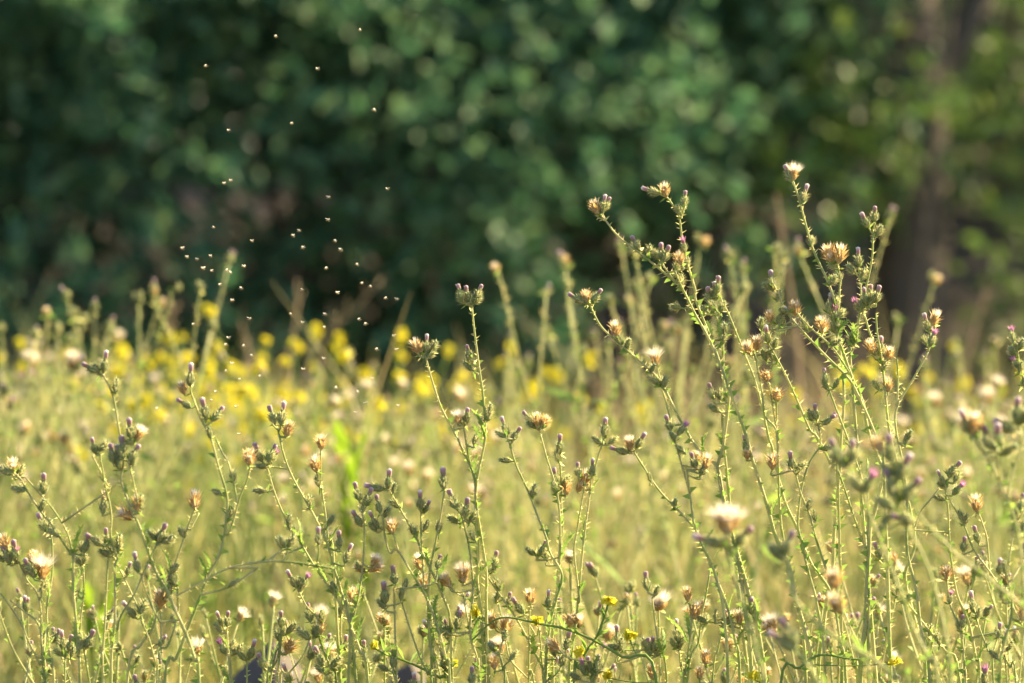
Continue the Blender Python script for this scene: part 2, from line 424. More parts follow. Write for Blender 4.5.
def make_heads():
    H = {}
    rnd = random.Random(77)
    def ovoid(L, rm, neck):
        def prof(z):
            t = max(0, min(1, z / L))
            return rm * (math.sin(math.pi * min(1, t * 0.80 + 0.14)) ** 0.75) * (1 - 0.15 * t) if t < 0.98 else neck
        return prof
    for kind, nvar in (('b', 5), ('p', 3), ('g', 4), ('d', 5), ('w', 4), ('o', 2)):
        H[kind] = []
        for v in range(nvar):
            mb = MB(); sub = None
            if kind in 'bpg':
                L = {'b': 0.0105, 'p': 0.0112, 'g': 0.0105}[kind] * rnd.uniform(0.92, 1.1)
                rm = {'b': 0.0033, 'p': 0.0032, 'g': 0.0025}[kind] * rnd.uniform(0.9, 1.1)
                pf = ovoid(L, rm, 0.0018)
                mb.lathe([(0.0008, -0.001)] + [(pf(L * k / 7), L * k / 7) for k in range(8)], 9, 0, 0.05, rnd)
                # scaly bracts, slightly proud of the body
                for ring in range(5):
                    for k in range(7):
                        a = 2 * math.pi * (k + 0.5 * (ring % 2)) / 7 + rnd.uniform(-.15, .15)
                        z = L * (0.08 + 0.17 * ring)
                        rad = Vector((math.cos(a), math.sin(a), 0)); sd = Vector((-rad.y, rad.x, 0))
                        p0 = rad * (pf(z) * 1.02) + Vector((0, 0, z)); p1 = rad * (pf(min(L, z + L * 0.2)) * 1.15 + 0.0003) + Vector((0, 0, z + L * 0.22))
                        tip = p1 + (rad * 0.9 + Vector((0, 0, 1))).normalized() * rnd.uniform(0.0018, 0.0040)
                        mb.strip([(p0 - sd * 0.0011, p0 + sd * 0.0011), (p1 - sd * 0.0006, p1 + sd * 0.0006), (tip, tip + sd * 0.0001)], 0 if rnd.random() < 0.6 else 1)
                spines_on(mb, rnd, L * 0.05, L * 0.8, pf, 46 if kind != 'g' else 52, 0.0048 if kind != 'g' else 0.0056, 0.0012, 2.1, 1)
                if kind == 'b':
                    s = MB(); z0 = L * 0.86; rr = 0.0020 * rnd.uniform(0.9, 1.15); T = L * 1.0 + 0.0072 * rnd.uniform(0.8, 1.1)
                    s.lathe([(rr * 0.85, z0), (rr * 0.95, z0 + 0.002), (rr * 1.05, T - 0.0035), (rr * 1.12, T - 0.0018), (rr * 0.85, T - 0.0006), (rr * 0.3, T)], 9, 0, 0.07, rnd)
                    for k in range(14):
                        a = rnd.uniform(0, 6.283); rad = Vector((math.cos(a), math.sin(a), 0))
                        s.spine(rad * rr + Vector((0, 0, T - 0.003)), (Vector((0, 0, 1)) + rad * 0.25).normalized(), Vector((-rad.y, rad.x, 0)), rnd.uniform(.002, .0035), 0.0006, 0)
                    sub = ('florets', s.mesh('closed_florets', [M['floret']]))
                elif kind == 'p':
                    s = MB(); z0 = L * 0.85
                    s.lathe([(0.0018, z0), (0.0022, z0 + 0.003), (0.0026, z0 + 0.0045), (0.001, z0 + 0.0055)], 8, 0, .1, rnd)
                    for k in range(46):
                        a = rnd.uniform(0, 6.283); q = rnd.random() ** 0.5; rad = Vector((math.cos(a), math.sin(a), 0))
                        s.spine(rad * 0.0018 * q + Vector((0, 0, z0 + 0.002)), (Vector((0, 0, 1)) + rad * q * 0.75).normalized(), Vector((-rad.y, rad.x, 0)), rnd.uniform(.005, .0085), 0.0009, 0)
                    sub = ('florets', s.mesh('open_florets', [M['floretpink']]))
                H[kind].append(('flower_bud' if kind != 'p' else 'flower_head', mb.mesh('thistle_bud_' + kind, [M['invol'], M['hspine']]), sub))
            else:
                L = {'d': 0.0095, 'w': 0.011, 'o': 0.007}[kind] * rnd.uniform(0.9, 1.12)
                rm = {'d': 0.0036, 'w': 0.0040, 'o': 0.0034}[kind]
                pf = ovoid(L, rm, rm * 0.75)
                mb.lathe([(0.0008, -0.001)] + [(max(pf(L * k / 6), rm * 0.6 if k > 3 else 0), L * k / 6) for k in range(7)], 9, 0, 0.06, rnd)
                fl = {'d': 0.8, 'w': 0.7, 'o': 1.9}[kind]
                for k in range(44):
                    t = k / 44; a = k * 2.399 + rnd.uniform(-.2, .2); z = L * (0.1 + 0.85 * t)
                    rad = Vector((math.cos(a), math.sin(a), 0)); sd = Vector((-rad.y, rad.x, 0))
                    p = rad * (pf(z) * 0.95) + Vector((0, 0, z)); d = (rad * fl * rnd.uniform(0.5, 1.5) + Vector((0, 0, 1))).normalized()
                    ln = rnd.uniform(0.0035, 0.0075)
                    q = p + d * ln * 0.5
                    mb.strip([(p - sd * 0.0008, p + sd * 0.0008), (q - sd * 0.00065, q + sd * 0.00065), (p + d * ln + rad * 0.0006, p + d * ln + rad * 0.0006 + sd * 0.0001)], 1)
                s = MB()
                n, ln, op = {'d': (42, 0.0070, 0.40), 'w': (240, 0.0142, 1.0), 'o': (16, 0.004, 0.8)}[kind]
                if v == 1 and kind == 'd': n = 70; ln = 0.008
                if v == 2 and kind == 'w': op = 0.6
                for k in range(n):
                    a = rnd.uniform(0, 6.283); q = rnd.random() ** 0.5; rad = Vector((math.cos(a), math.sin(a), 0))
                    s.spine(rad * rm * 0.6 * q + Vector((0, 0, L * 0.75)), (Vector((0, 0, 1)) + rad * q * op * rnd.uniform(0.7, 1.5)).normalized(), Vector((-rad.y, rad.x, 0)).lerp(rdir(rnd), .4).normalized(), ln * rnd.uniform(0.7, 1.15), 0.0006 if kind == 'w' else 0.0008, 0)
                sub = ('pappus', s.mesh('pappus', [M['pappus']]))
                H[kind].append(('seed_head' if kind == 'w' else 'dried_head', mb.mesh('thistle_dry_' + kind, [M['drybody'], M['dry']]), sub))
    return H
HEADS = make_heads()

def add_head(parent, kind, loc, axis, sc, rnd):
    name, me, sub = rnd.choice(HEADS[kind])
    q = Vector(axis).to_track_quat('Z', 'Y') @ Quaternion((0, 0, 1), rnd.uniform(0, 6.28))
    o = link(name, me, parent, loc, q.to_euler(), sc)
    if sub: link(sub[0], sub[1], o)
    return o

def thorny_tube(mb, pts, radii, rnd, dens=1.0, wing=1.0, seg=6):
    mb.tube(pts, radii, seg, 0)
    # spines and small wing teeth along the stem
    for i in range(len(pts) - 1):
        a, b = pts[i], pts[i + 1]; d = b - a; ln = d.length
        if ln < 1e-6: continue
        d.normalize()
        r = radii[i]
        n = ln / 0.0027 * dens
        n = int(n) + (1 if rnd.random() < n - int(n) else 0)
        for k in range(n):
            p = a.lerp(b, rnd.random())
            s = d.cross(rdir(rnd))
            if s.length < 0.1: continue
            s.normalize()
            fat = r > 0.0011
            if fat and rnd.random() < 0.25 * wing:
                L = rnd.uniform(0.004, 0.009); wd = L * 0.75; mi = 2
            else:
                L = rnd.uniform(0.0022, 0.0062) * (1.3 if fat else 1); wd = 0.0011; mi = 1
            up = 1 if pts[0].z > pts[-1].z else -1
            mb.spine(p + s * r * 0.85, (s - d * 0.4 * up + rdir(rnd) * 0.25).normalized(), d, L, wd, mi)

def bractlets(mb, p, rnd, n=5, L=0.007, dry=.3):
    for k in range(n):
        d = (rdir(rnd) + Vector((0, 0, 0.5))).normalized()
        n_ = d.orthogonal().normalized()
        side = d.cross(n_)
        ln = L * rnd.uniform(0.5, 1.2)
        q = p + d * ln * 0.45
        mb.strip([(p - side * 0.0006, p + side * 0.0006), (q - side * ln * 0.17, q + side * ln * 0.17), (p + d * ln, p + d * ln + side * 0.0001)], 2 if rnd.random() >= dry else 1)

def spiny_leaf(rnd, L):
    """narrow lobed leaf with spiny teeth, from the origin along +Z, curling outward"""
    mb = MB(); n = 7; w_ = L * 0.045
    pts = []
    for i in range(n + 1):
        t = i / n
        pts.append(Vector((L * 0.35 * t * t, 0, L * t * (1 - 0.15 * t))))
    rows = []
    for i, p in enumerate(pts):
        t = i / n; q = w_ * (math.sin(math.pi * min(1, t * 0.9 + 0.1)) ** 0.6) * (1.5 if i % 2 else 0.7) + 0.0003
        rows.append((p + Vector((0, -q, q * 0.3)), p + Vector((0, q, q * 0.3))))
    mb.strip(rows, 0)
    for i in range(1, n):
        for s in (-1, 1):
            p = rows[i][0 if s < 0 else 1]
            mb.spine(Vector(p), Vector((0.1, s, 0.7)).normalized(), Vector((0, 0, 1)), L * 0.10, L * 0.09, 0)
            mb.spine(Vector(p), Vector((0.1, s, 0.9)).normalized(), Vector((0, 0, 1)), L * 0.16, 0.0008, 1)
    return mb.mesh('spiny_leaf', [M['leaf'], M['spine']])
LEAVES = [spiny_leaf(random.Random(i), 0.028 + 0.005 * i) for i in range(4)]

def nearest(polys, p, below=True):
    best = None
    for pl in polys:
        for q in pl:
            if below and q.z > p.z + 0.002: continue
            d = (q - p).length
            if best is None or d < best[0]: best = (d, q)
    return best

FRONT_GROUP = 'thistles standing in the front of the meadow'
def traced(label, depth, lines, heads, seed, thick=1.0, sc=1.0, nleaf=4, group=FRONT_GROUP):
    """a thistle laid out from where its stems and heads stand; depth in metres from the camera"""
    rnd = random.Random(seed)
    polys = []; ends = []
    lines = [[tuple(float(a) for a in q.split(',')) for q in l.split()] for l in lines]
    lows = [l[-1][0] for l in lines if l[-1][1] >= 640]
    bx = sum(lows) / len(lows) if lows else lines[0][-1][0]
    first = lines[0][-1]
    base = at(bx + rnd.uniform(-8, 8), 683, depth); base.z = 0.0
    for li, l in enumerate(lines):
        off = rnd.uniform(-0.03, 0.03) if li else 0
        n = len(l); pts = []
        for i, (x, y) in enumerate(l):
            t = 1 - i / max(1, n - 1)
            pts.append(at(x, y, depth + off * t))
        if l[-1][1] >= 640 or li == 0:
            e = pts[-1]; d = (pts[-1] - pts[-2]).normalized()
            k = e.z
            pts.append(Vector((e.x * 0.65 + base.x * 0.35 + d.x * 0.05, e.y, e.z * 0.55)))
            pts.append(Vector((base.x + (e.x - base.x) * 0.1, base.y, -0.01)))
            low = True
        else: low = False
        polys.append((smooth(pts, 5), low, pts[-1]))
    # snap loose branch ends to the plant
    all_pts = [p for p, _, _ in polys]
    mb = MB()
    for i, (pl, low, e) in enumerate(polys):
        if not low:
            b = nearest([q for j, q in enumerate(all_pts) if j != i], e)
            if b and b[0] > 0.0015 and b[0] < 0.06:
                mid = e.lerp(b[1], 0.5)
                pl = pl + [mid, b[1].copy()]
        L = sum((pl[k + 1] - pl[k]).length for k in range(len(pl) - 1)); acc = 0; rad = []
        for k in range(len(pl)):
            rad.append((0.00095 + 0.0018 * min(1, acc / 0.6)) * thick * (1 if i == 0 else 0.92))
            if k < len(pl) - 1: acc += (pl[k + 1] - pl[k]).length
        polys[i] = (pl, low, e)
        thorny_tube(mb, [q - base for q in pl], rad, rnd)
    ep = empty('thistle_plant', base, label, 'thistle', group)
    hs = []
    for h in heads.split():
        k, rest = h.split(':'); vals = [float(a) for a in rest.split(',')]
        x, y, a = vals[:3]; s = vals[3] if len(vals) > 3 else 1.0
        p = at(x, y, depth + rnd.uniform(-0.012, 0.012))
        b = nearest([q for q, _, _ in polys], p)
        if b and b[0] < 0.035: p.y = b[1].y + rnd.uniform(-0.004, 0.004)
        ax = Vector((math.sin(R(a)), rnd.uniform(-0.35, 0.35), math.cos(R(a)))).normalized()
        b = nearest([q for q, _, _ in polys], p, below=True) or nearest([q for q, _, _ in polys], p, below=False)
        if b and b[0] > 0.0012:
            q = b[1]; mid = p - ax * (b[0] * 0.35)
            pts = smooth([p - base, mid - base, q - base], 4)
            thorny_tube(mb, pts, [0.0007 * thick + 0.0003 * thick * t / len(pts) for t in range(len(pts))], rnd, wing=0.3)
        bractlets(mb, p - base - ax * 0.001, rnd, 4, 0.008)
        hs.append((k, p - base, ax, s))
    link('stem', mb.mesh('thistle_stems', [M['stem'], M['spine'], M['leaf']]), ep)
    for k, p, ax, s in hs:
        add_head(ep, k, p, ax, s * sc * rnd.uniform(0.92, 1.08), rnd)
    main = polys[0][0]
    for i in range(nleaf):
        q = main[rnd.randint(len(main) // 3, len(main) - 2)] - base
        o = link('leaf', rnd.choice(LEAVES), ep, q, (rnd.uniform(-.3, .5), rnd.uniform(-.2, .3), rnd.uniform(0, 6.28)), rnd.uniform(0.5, 1.0) * sc)
    return ep

exec_data = []
def T(label, depth, lines, heads, **kw): exec_data.append((label, depth, lines, heads, kw))

# --- right-hand group
T('tall thistle right of centre arching to the upper left, brown heads at its tip', 5.58,
  ['606,221 618,236 637,251 661,270 682,289 694,312 710,341 724,374 733,400 746,435 751,455 760,483 769,512 775,535 790,570 796,600 806,635 813,683',
   '634,246 645,258', '675,271 681,285 691,306', '661,262 670,275 682,289'],
  'd:597,213,-15,1.05 b:602,212,10 b:604,210,25,.9 g:600,214,-40 b:639,250,-28 g:647,256,20 b:662,260,-5 b:664,261,18 g:660,258,-50 d:681,264,-20 g:676,272,10 g:680,286,5 d:747,459,0,.9 b:747,452,-10 g:681,308,-80')
T('thistle beside the arching one, its tip forked into a brown head and a bud', 5.60,
  ['667,197 672,204 679,216 683,247 688,266 695,289 696,301 710,336 717,355 724,374 729,395 724,439 722,450 718,467 721,489 724,505 735,545 750,600 765,683',
   '685,205 681,218'],
  'd:666,196,-12 b:659,194,-70 b:684,206,5 g:681,215,-20 p:685,252,-10,.8 g:688,268,-5 g:716,310,-30 g:722,345,20 b:714,399,-18 g:720,400,5 g:719,411,-60 g:724,335,10')
T('tallest thistle, topped by a white feathery seed head at the upper right', 5.58,
  ['793,181 797,193 801,206 808,233 815,254 828,282 834,302 837,334 843,352 853,380 863,403 868,430 880,462 884,470 876,507 870,528 869,550 867,589 865,628 860,683',
   '829,306 833,318 838,334', '811,243 813,250'],
  'w:793,180,10,.9 b:791,181,-20 b:802,203,18 g:811,246,3 g:830,285,35 b:828,312,8 p:833,321,5 g:837,333,-30 g:834,305,15',)
T('thistle with a large double brown seed head beside the tallest stem', 5.66,
  ['837,263 839,272 840,280 839,305 838,334 842,365 844,400 841,442 840,470 837,498 834,536 833,563 827,599 822,640 818,683'],
  'd:838,262,14,1.4 d:833,262,-22,1.35 w:836,262,-38,.6 g:838,268,-70 d:823,333,10,1.1 g:841,282,-25 g:839,318,30', nleaf=3)
T('thistle with three green buds high at the right of the double seed head', 5.60,
  ['873,238 872,259 867,283 859,318 856,340 850,358 852,380',
   '860,276 861,290 862,305 866,320 871,336 880,352 884,380 889,429 897,462 903,480 915,540 905,575 912,610 920,640 926,683',
   '876,313 877,331 880,350', '873,230 873,238'],
  'b:875,221,0 b:869,227,-28 g:877,236,25 b:859,266,-3 g:855,273,-45 g:862,280,20 b:866,303,-12 b:871,302,0,1.05 b:876,302,12 p:861,312,-25,.8 g:869,305,30 g:864,312,-10 g:853,343,-20 b:883,356,0 d:872,353,-8,1.1 d:889,360,12,1.1 g:880,362,-30 g:883,370,30 d:889,392,0,1.1 g:880,390,-35')
T('thistle before the tree trunk with a spreading branch ending in brown and purple heads', 5.55,
  ['928,352 920,367 912,381 897,407 896,430 903,465 907,500 907,550 916,589 920,624 924,645 930,683', '936,325 932,340 928,352', '897,358 898,380 897,407'],
  'd:934,325,22,1.1 b:929,331,-15 p:930,346,20 g:927,345,-20 g:905,444,10 g:908,440,20')
T('thistle with a single small bud cluster at the right edge against the dark bank', 5.50,
  ['1016,345 1020,365 1024,385 1030,430 1034,500 1036,683'],
  'p:1014,342,-5,.9 g:1014,356,-30 g:1020,350,20 p:1018,368,-30,.8 g:1018,372,15 g:1022,385,30')
T('thistle bent to the left, a white and brown head pair at its tip', 5.60,
  ['590,305 600,325 615,340 630,353 650,370 663,386 677,414 691,439 700,452 711,460 718,469 722,489 726,510 738,560 745,610 752,683',
   '627,348 640,362 655,375 663,392 668,410 672,425', '657,369 661,381 663,388'],
  'd:587,302,-8 w:586,300,-10,.45 b:584,303,-60 b:592,302,35 d:616,335,-5,1.15 b:621,345,-18 g:626,350,20 w:656,366,-6,1.0 b:659,385,-28 g:663,388,15 g:658,383,-60 g:650,372,30')
T('thistle with a closed bud beside a purple flower in front of the dark gap', 5.52,
  ['675,438 679,455 683,469 690,495 694,524 703,547 711,563 718,585 724,615 728,683',
   '679,433 676,438', '687,470 690,494'],
  'b:671,430,-20 p:678,434,38,1 g:675,440,-30 b:695,467,-15 d:697,462,8,.9 d:705,468,12,1.1 g:684,452,-50 g:700,475,20 w:706,460,15,.4')
T('thistle leaning left out of the right group with a lilac bud and white tuft', 5.60,
  ['634,452 643,466 653,482 664,496 677,509 695,529 703,545 712,570 725,600 735,640 740,683'],
  'w:630,449,-5,.62 d:630,450,-5 b:627,452,-72 b:637,448,30 g:651,482,-15,.9 g:675,509,5,.9')
T('straight thistle with leafy green bud whorls in the middle of the right group', 5.62,
  ['710,298 713,312 722,328 723,350 724,386 728,420 724,445', '718,291 722,301 729,315 743,350 755,381 764,416 769,439 772,447 778,475 785,502 797,528 803,545 812,565 821,577 831,593 845,628 854,667 858,683'],
  'b:710,304,-8 b:717,293,5 g:708,313,-45 g:721,312,25 g:714,300,20 g:723,333,10 b:716,300,-5')
T('thistle leaning left with a row of brown heads at the centre right', 5.56,
  ['777,290 786,311 806,335 827,357 848,378 858,395 871,424 879,447 884,475', '773,284 777,290', '797,313 804,321 815,332 832,347 849,372'],
  'b:773,288,-8,1.1 g:771,290,-50 g:777,300,20 d:796,315,-5,1.1 d:822,331,-8,1.2 g:788,312,-70 g:806,330,-20 g:830,345,60 d:770,322,-5 b:777,323,28 g:779,325,10', nleaf=1)
T('thin thistle with a rust-brown starry seed head near the middle of the right group', 5.60,
  ['767,341 772,350 785,374 800,407 810,430 817,437 830,463 838,490',
   '754,350 757,365 762,393 765,416 776,430 778,459 779,494 781,524 784,543 790,580 800,620 806,683',
   '769,383 773,407 778,437', '776,400 777,420'],
  'b:768,342,-10 g:774,348,15 d:755,350,5,1.15 d:749,353,-20 o:766,380,-3,1.15 o:776,400,0,1.3 w:746,350,-25,.4 g:766,360,-20 g:762,330,0 g:775,360,-30', nleaf=3)
T('thistle with two closed buds on a curved stem right of the starry seed head', 5.58,
  ['827,383 831,395 837,411 850,445 862,480 868,510', '820,430 820,446 814,455 806,471 800,498 798,524 801,540 808,570 818,610 826,683',
   '817,419 819,430'],
  'b:827,384,-10 g:834,388,30 g:829,390,-30 b:817,420,-8 b:824,424,50,.9 p:826,422,52,.8 g:813,421,-20 g:822,450,80')
T('low thistle with a white-tipped bud and green side bud below the starry head', 5.56,
  ['796,475 801,494 810,516 816,539 824,563 832,590 840,640 846,683', '793,470 796,475', '803,468 797,474'],
  'b:793,470,-10,1.1 g:795,468,65 d:772,468,0,1.15 g:808,510,10 g:815,520,-10')
T('slender thistle ending in a bud between two thick stems at the lower right', 5.6,
  ['838,470 845,490 855,520 865,545 887,570 900,593 922,622 945,651 960,683', '886,568 880,556'],
  'b:880,558,-20 g:890,575,60 g:905,600,50 g:940,645,-10 g:930,636,20', nleaf=1)
T('thistle at the right with lilac bud, pink flower and dry head on separate forks', 5.57,
  ['945,483 946,495 948,509 950,550 955,585 959,600 969,624 976,659 980,683', '951,502 964,525 974,550 992,575 1011,604 1023,628', '939,488 930,500 921,511 914,530', '979,514 983,525 987,540 990,575', '953,474 945,483'],
  'b:948,474,45 b:944,484,-25,.8 p:953,494,40 g:946,487,-60 g:955,482,30 g:944,500,-70 d:978,512,-5,1.35 w:977,511,-5,.45 b:978,542,-15 b:963,551,5 g:964,525,20 g:962,520,-20', nleaf=3)
T('thistle with a brown starry head low at the right between thick stems', 5.56,
  ['947,581 950,604 961,634 965,675 966,690', '976,617 980,630 988,651 993,675'],
  'o:946,578,0,1.3 d:946,578,0,1 p:950,604,10,.8 b:975,613,-10,1.1 g:961,630,-30 b:962,628,5,.8 g:978,620,20')
T('low thistle with two round pale buds near the bottom right corner', 5.52,
  ['1005,657 1010,668 1016,683', '998,655 1005,660'],
  'b:1001,640,0 b:1005,647,5 g:997,658,-45 g:1007,650,30 p:984,684,0,1.1')
T('thistle with a flower head at the right edge in front of the yellow blooms', 5.3,
  ['1018,520 1012,540 1008,575 1012,610 1003,650 1000,683', '1024,510 1018,520', '1022,563 1012,580'],
  'b:1021,510,10 g:1016,518,-25 g:1022,530,25 b:1024,560,10 d:1022,620,10,1.3 g:1003,600,-10 g:1005,572,-10')
# --- centre group
T('upright thistle left of centre topped by three buds against the dark shrubs', 5.60,
  ['472,308 475,336 479,367 483,395 485,422 485,440 479,469 476,488 476,522 478,553 477,579 482,628 484,683', '472,302 472,308'],
  'b:463,300,-18 b:468,301,-8,.95 b:476,299,22 g:466,304,-50 g:474,304,40 g:470,306,10 b:470,358,-15,.9 g:472,364,-30 g:473,370,-50 g:487,420,20 g:489,416,10')
T('thistle left of centre with a white tuft at its tip, curving down right', 5.60,
  ['426,358 431,377 441,407 453,430 469,463 475,482 477,510 486,570 486,599 487,648 489,683', '458,438 464,455', '464,428 467,449 470,463', '462,420 464,428'],
  'w:419,354,-15,.5 d:420,354,-25,1.1 b:426,352,3 g:431,352,30 g:427,357,50 w:458,424,0,.75 g:465,425,12,1.1 b:465,424,10 g:474,445,10')
T('thistle with a pair of lilac buds at mid picture below the dark gap', 5.58,
  ['510,445 516,465 523,480 530,496 538,517 546,537 550,553 562,575 556,600 549,630 545,683', '506,434 510,445', '515,438 510,445'],
  'b:507,434,-18 b:512,440,35 g:505,437,-60 g:511,461,-85,1.1 g:532,497,15,1.1 b:548,607,3 b:566,648,12 b:561,666,25 g:555,655,-20')
T('thistle with a fringed brown and green head at the centre', 5.60,
  ['539,430 543,444 547,459 555,484 558,500 560,520 560,550 558,589 551,618 546,683'],
  'b:532,423,-38,.9 d:537,426,0 d:542,427,30,1 g:535,427,-55 g:541,428,50 g:556,492,-20 b:540,554,25 g:535,556,-50 g:547,562,5')
T('thistle with a tall single lilac bud above a small brown head at the centre', 5.62,
  ['560,461 561,478 561,500 562,530 559,560 556,600 552,640 553,683', '556,488 560,500'],
  'b:560,453,0,1.1 g:559,462,-20 b:557,484,-12 d:566,495,10,.9 g:563,486,35 g:557,495,-20')
T('thistle right of centre with a spiky bud rosette and brown fluff below it', 5.60,
  ['602,445 598,457 595,468 591,486 589,500 585,530 581,566 578,605 571,657 569,683', '585,484 583,495 577,530 574,550 577,579 580,600', '578,474 580,490', '592,473 590,490'],
  'b:604,436,5,1 g:609,444,55 g:601,444,-50 g:604,438,20 b:579,476,-6 b:592,475,2 d:583,486,15,1.3 w:584,482,20,.5 d:578,492,20,.9 g:588,480,30 o:570,626,0,1.3 w:577,622,20,.5')
T('low thistle with a curling seed head just right of the centre bottom', 5.60,
  ['652,598 656,628 660,655 667,683', '658,592 652,598'],
  'b:648,590,-8,1.05 g:655,596,22 b:653,650,0,.95 b:650,656,-5 g:655,655,30 d:652,678,0,1.1 g:648,648,-30 b:619,643,-8 p:617,648,-78,.9 g:620,650,10')
T('thistle with two brown seed heads side by side low in the middle right', 5.60,
  ['690,605 691,620 690,638 685,675 683,690', '710,571 706,595 702,614 698,644 687,683', '724,622 718,650 712,683'],
  'd:688,600,-5,1.15 d:694,618,10,1.3 d:740,624,-2,1.1 w:739,622,0,.5 w:731,622,-15,.7 g:706,622,-60 g:715,620,10 b:724,626,5 b:752,614,-2,1.05 d:706,665,0,1.2 d:700,678,-5,1')
T('short thistle with a violet-tipped bud over two leafy bracts in the lower middle right', 5.62,
  ['679,650 681,668 682,683'], 'b:678,641,-5,1.1 g:680,646,30,1 g:676,648,-30,1 g:679,650,10', nleaf=1)
# --- lower centre
T('thistle with a fan of closed buds left of the centre at mid height', 5.58,
  ['389,490 403,514 417,539 422,553 432,572 444,599 450,620 452,683', '385,486 389,490'],
  'b:388,488,5 b:382,490,-75 g:393,493,12 g:400,508,-60 g:415,535,-20')
T('thistle with two leaning buds and a small brown head left of centre', 5.56,
  ['383,517 385,537 390,553 397,550 411,572 426,597 436,622 446,659 450,683', '393,533 399,553', '378,526 384,530'],
  'b:380,512,-12,1.1 b:378,528,-28,1.05 d:392,532,-5,1.2 w:391,529,-8,.4 g:384,517,30 g:376,532,-40')
T('thistle with three buds stacked on a straight stalk left of the fan of buds', 5.56,
  ['362,511 364,525 364,549 360,588 354,615 350,640', '368,504 363,512', '358,506 363,514'],
  'b:359,500,-15 b:366,505,18 b:361,526,-30 g:363,512,10 d:370,570,60,1.2 w:372,566,25,.7 d:364,572,-60,.9 g:360,572,-20')
T('thistle with a single upright lilac bud on a long thin stem at the middle', 5.58,
  ['444,492 441,514 435,545 430,570 428,603 430,640 432,683', '421,512 421,530 422,553 424,590'],
  'b:444,488,-3,1.15 g:438,532,8 b:420,510,0,1.05 b:425,512,22,.8 g:424,530,25,1.1')
T('thistle with two dark buds and a green leafy bud left of the long upright stems', 5.58,
  ['461,514 465,529 470,553 473,590 470,632 477,659 479,683', '456,508 461,514', '466,518 463,522', '463,590 464,600 470,632'],
  'b:456,508,-22,1.15 b:465,517,8,1.1 g:459,522,-60,1.1 g:470,522,30 g:475,540,-30 w:463,581,-2,1.0 w:449,586,-35,.8 d:463,583,0,1.3 d:450,587,-40,1.2 b:457,628,10,1.1 g:452,634,-70,1.2 b:449,632,-20,.8')
T('thistle with two plump buds on a leaning stem in the lower middle left', 5.56,
  ['394,589 395,628 396,661 397,683', '402,603 411,632 420,657 428,675 432,690'],
  'b:395,584,-8,1.1 b:385,604,-5,1.15 g:385,608,-40 b:393,668,0 g:388,671,-60 g:401,600,5,1.2 g:403,590,20 b:414,690,0,1.1 b:437,568,15,.8')
T('thistle with a purple bud pointing left, low in the middle left', 5.60,
  ['434,638 442,655 448,683', '417,566 425,590 433,640'],
  'b:433,637,-30,1.1 d:421,570,-15,1.1 w:419,568,-20,.4 d:425,588,-10,1.1 g:448,640,-10 b:446,670,-15')
T('thistle whose long stem slants to the lower right below the picture centre', 5.62,
  ['482,560 487,575 500,595 516,618 530,644 544,671 549,683', '493,570 488,578', '523,615 536,636 541,650', '505,635 510,659 528,679 535,690', '531,603 529,640'],
  'b:494,568,10,1.1 g:492,572,30 w:505,634,8,.85 d:505,635,8,1.4 d:495,628,-30,1.3 w:493,622,-35,.5 b:523,614,-35,1.15 d:531,605,-5,1.2 b:508,606,10,.9 g:500,590,-30 g:497,600,10')
T('low thistle with drooping bud clusters just left of the lower centre', 5.50,
  ['500,655 503,670 505,690'], 'b:472,685,0,1.1 g:494,650,-30 g:503,640,20 d:495,668,-10,1.1 g:510,660,40', nleaf=1)
T('thistle bottom centre carrying paired purple buds among yellow mustard', 5.55,
  ['590,672 592,683', '598,670 594,683'], 'p:584,674,-10,.9 b:590,672,-8,.9 b:597,672,5,.9 g:592,678,40 g:580,680,-60 d:559,650,-50,1.1', nleaf=1)
# --- left group
T('thistle with two upright lilac buds at the left of centre, long stem running down right', 5.56,
  ['278,430 285,459 296,484 311,510 327,543 334,568 342,594 350,624 360,651 368,683', '272,424 278,430', '282,424 279,431'],
  'b:275,423,-20,1.15 b:281,424,8,1.15 g:267,467,-85,1.1 g:310,508,0,1.1 b:339,549,-2,1.05 b:345,562,20,1.1 g:328,525,30 d:286,436,20,1.2')
T('thistle with a blunt bud pair and long straight stem left of the two upright buds', 5.56,
  ['266,464 276,497 288,523 297,537 313,564 327,584 342,607 350,624', '262,462 266,466', '273,458 267,466'],
  'b:262,460,-22,1.15 b:268,460,28,1 p:272,462,25,.8 g:265,492,-85,1.1 g:290,528,0,1.2 g:286,548,25 g:280,547,-20 g:336,594,-20,1.1')
T('thin thistle with two brown crown-shaped heads one above the other left of centre', 5.60,
  ['321,451 321,484 325,512 329,545 334,568', '316,472 319,479 322,490'],
  'd:321,449,0,1.15 w:321,447,0,.45 d:316,471,-8,1.25 w:315,468,-8,.35 g:320,486,-20', nleaf=1)
T('short thistle with an ochre starry head at the lower left', 5.60,
  ['280,634 278,657 272,671 266,690', '284,655 272,671', '289,632 281,640'],
  'b:281,627,0,1 g:287,633,40,1.2 o:287,652,25,1.6 w:287,652,30,.45 g:280,640,-25 b:290,680,-20,1.1')
T('thistle with a lilac and a purple bud joined at their bases, lower left', 5.58,
  ['299,592 307,607 317,618 319,636 325,655 333,671 336,683', '309,641 302,657 286,677 280,690'],
  'b:296,587,-28,1.05 p:302,587,28,.9 g:299,590,0 b:311,620,-12,1.15 g:322,622,0,1.1 d:320,635,-3,1.1 g:309,638,-50,1.2 g:314,636,20,1.1 b:323,665,-25,1.15 g:331,668,40,1.3 g:324,672,-50')
T('thin thistle stem with a dark knot and pale bud beside the thick forked stem', 5.62,
  ['341,612 341,640 341,683', '366,665 370,683'],
  'g:341,616,0 b:346,650,0,.9 b:364,655,0,1 b:366,668,-10,.9 g:352,660,30 d:353,602,0,1.2', nleaf=1)
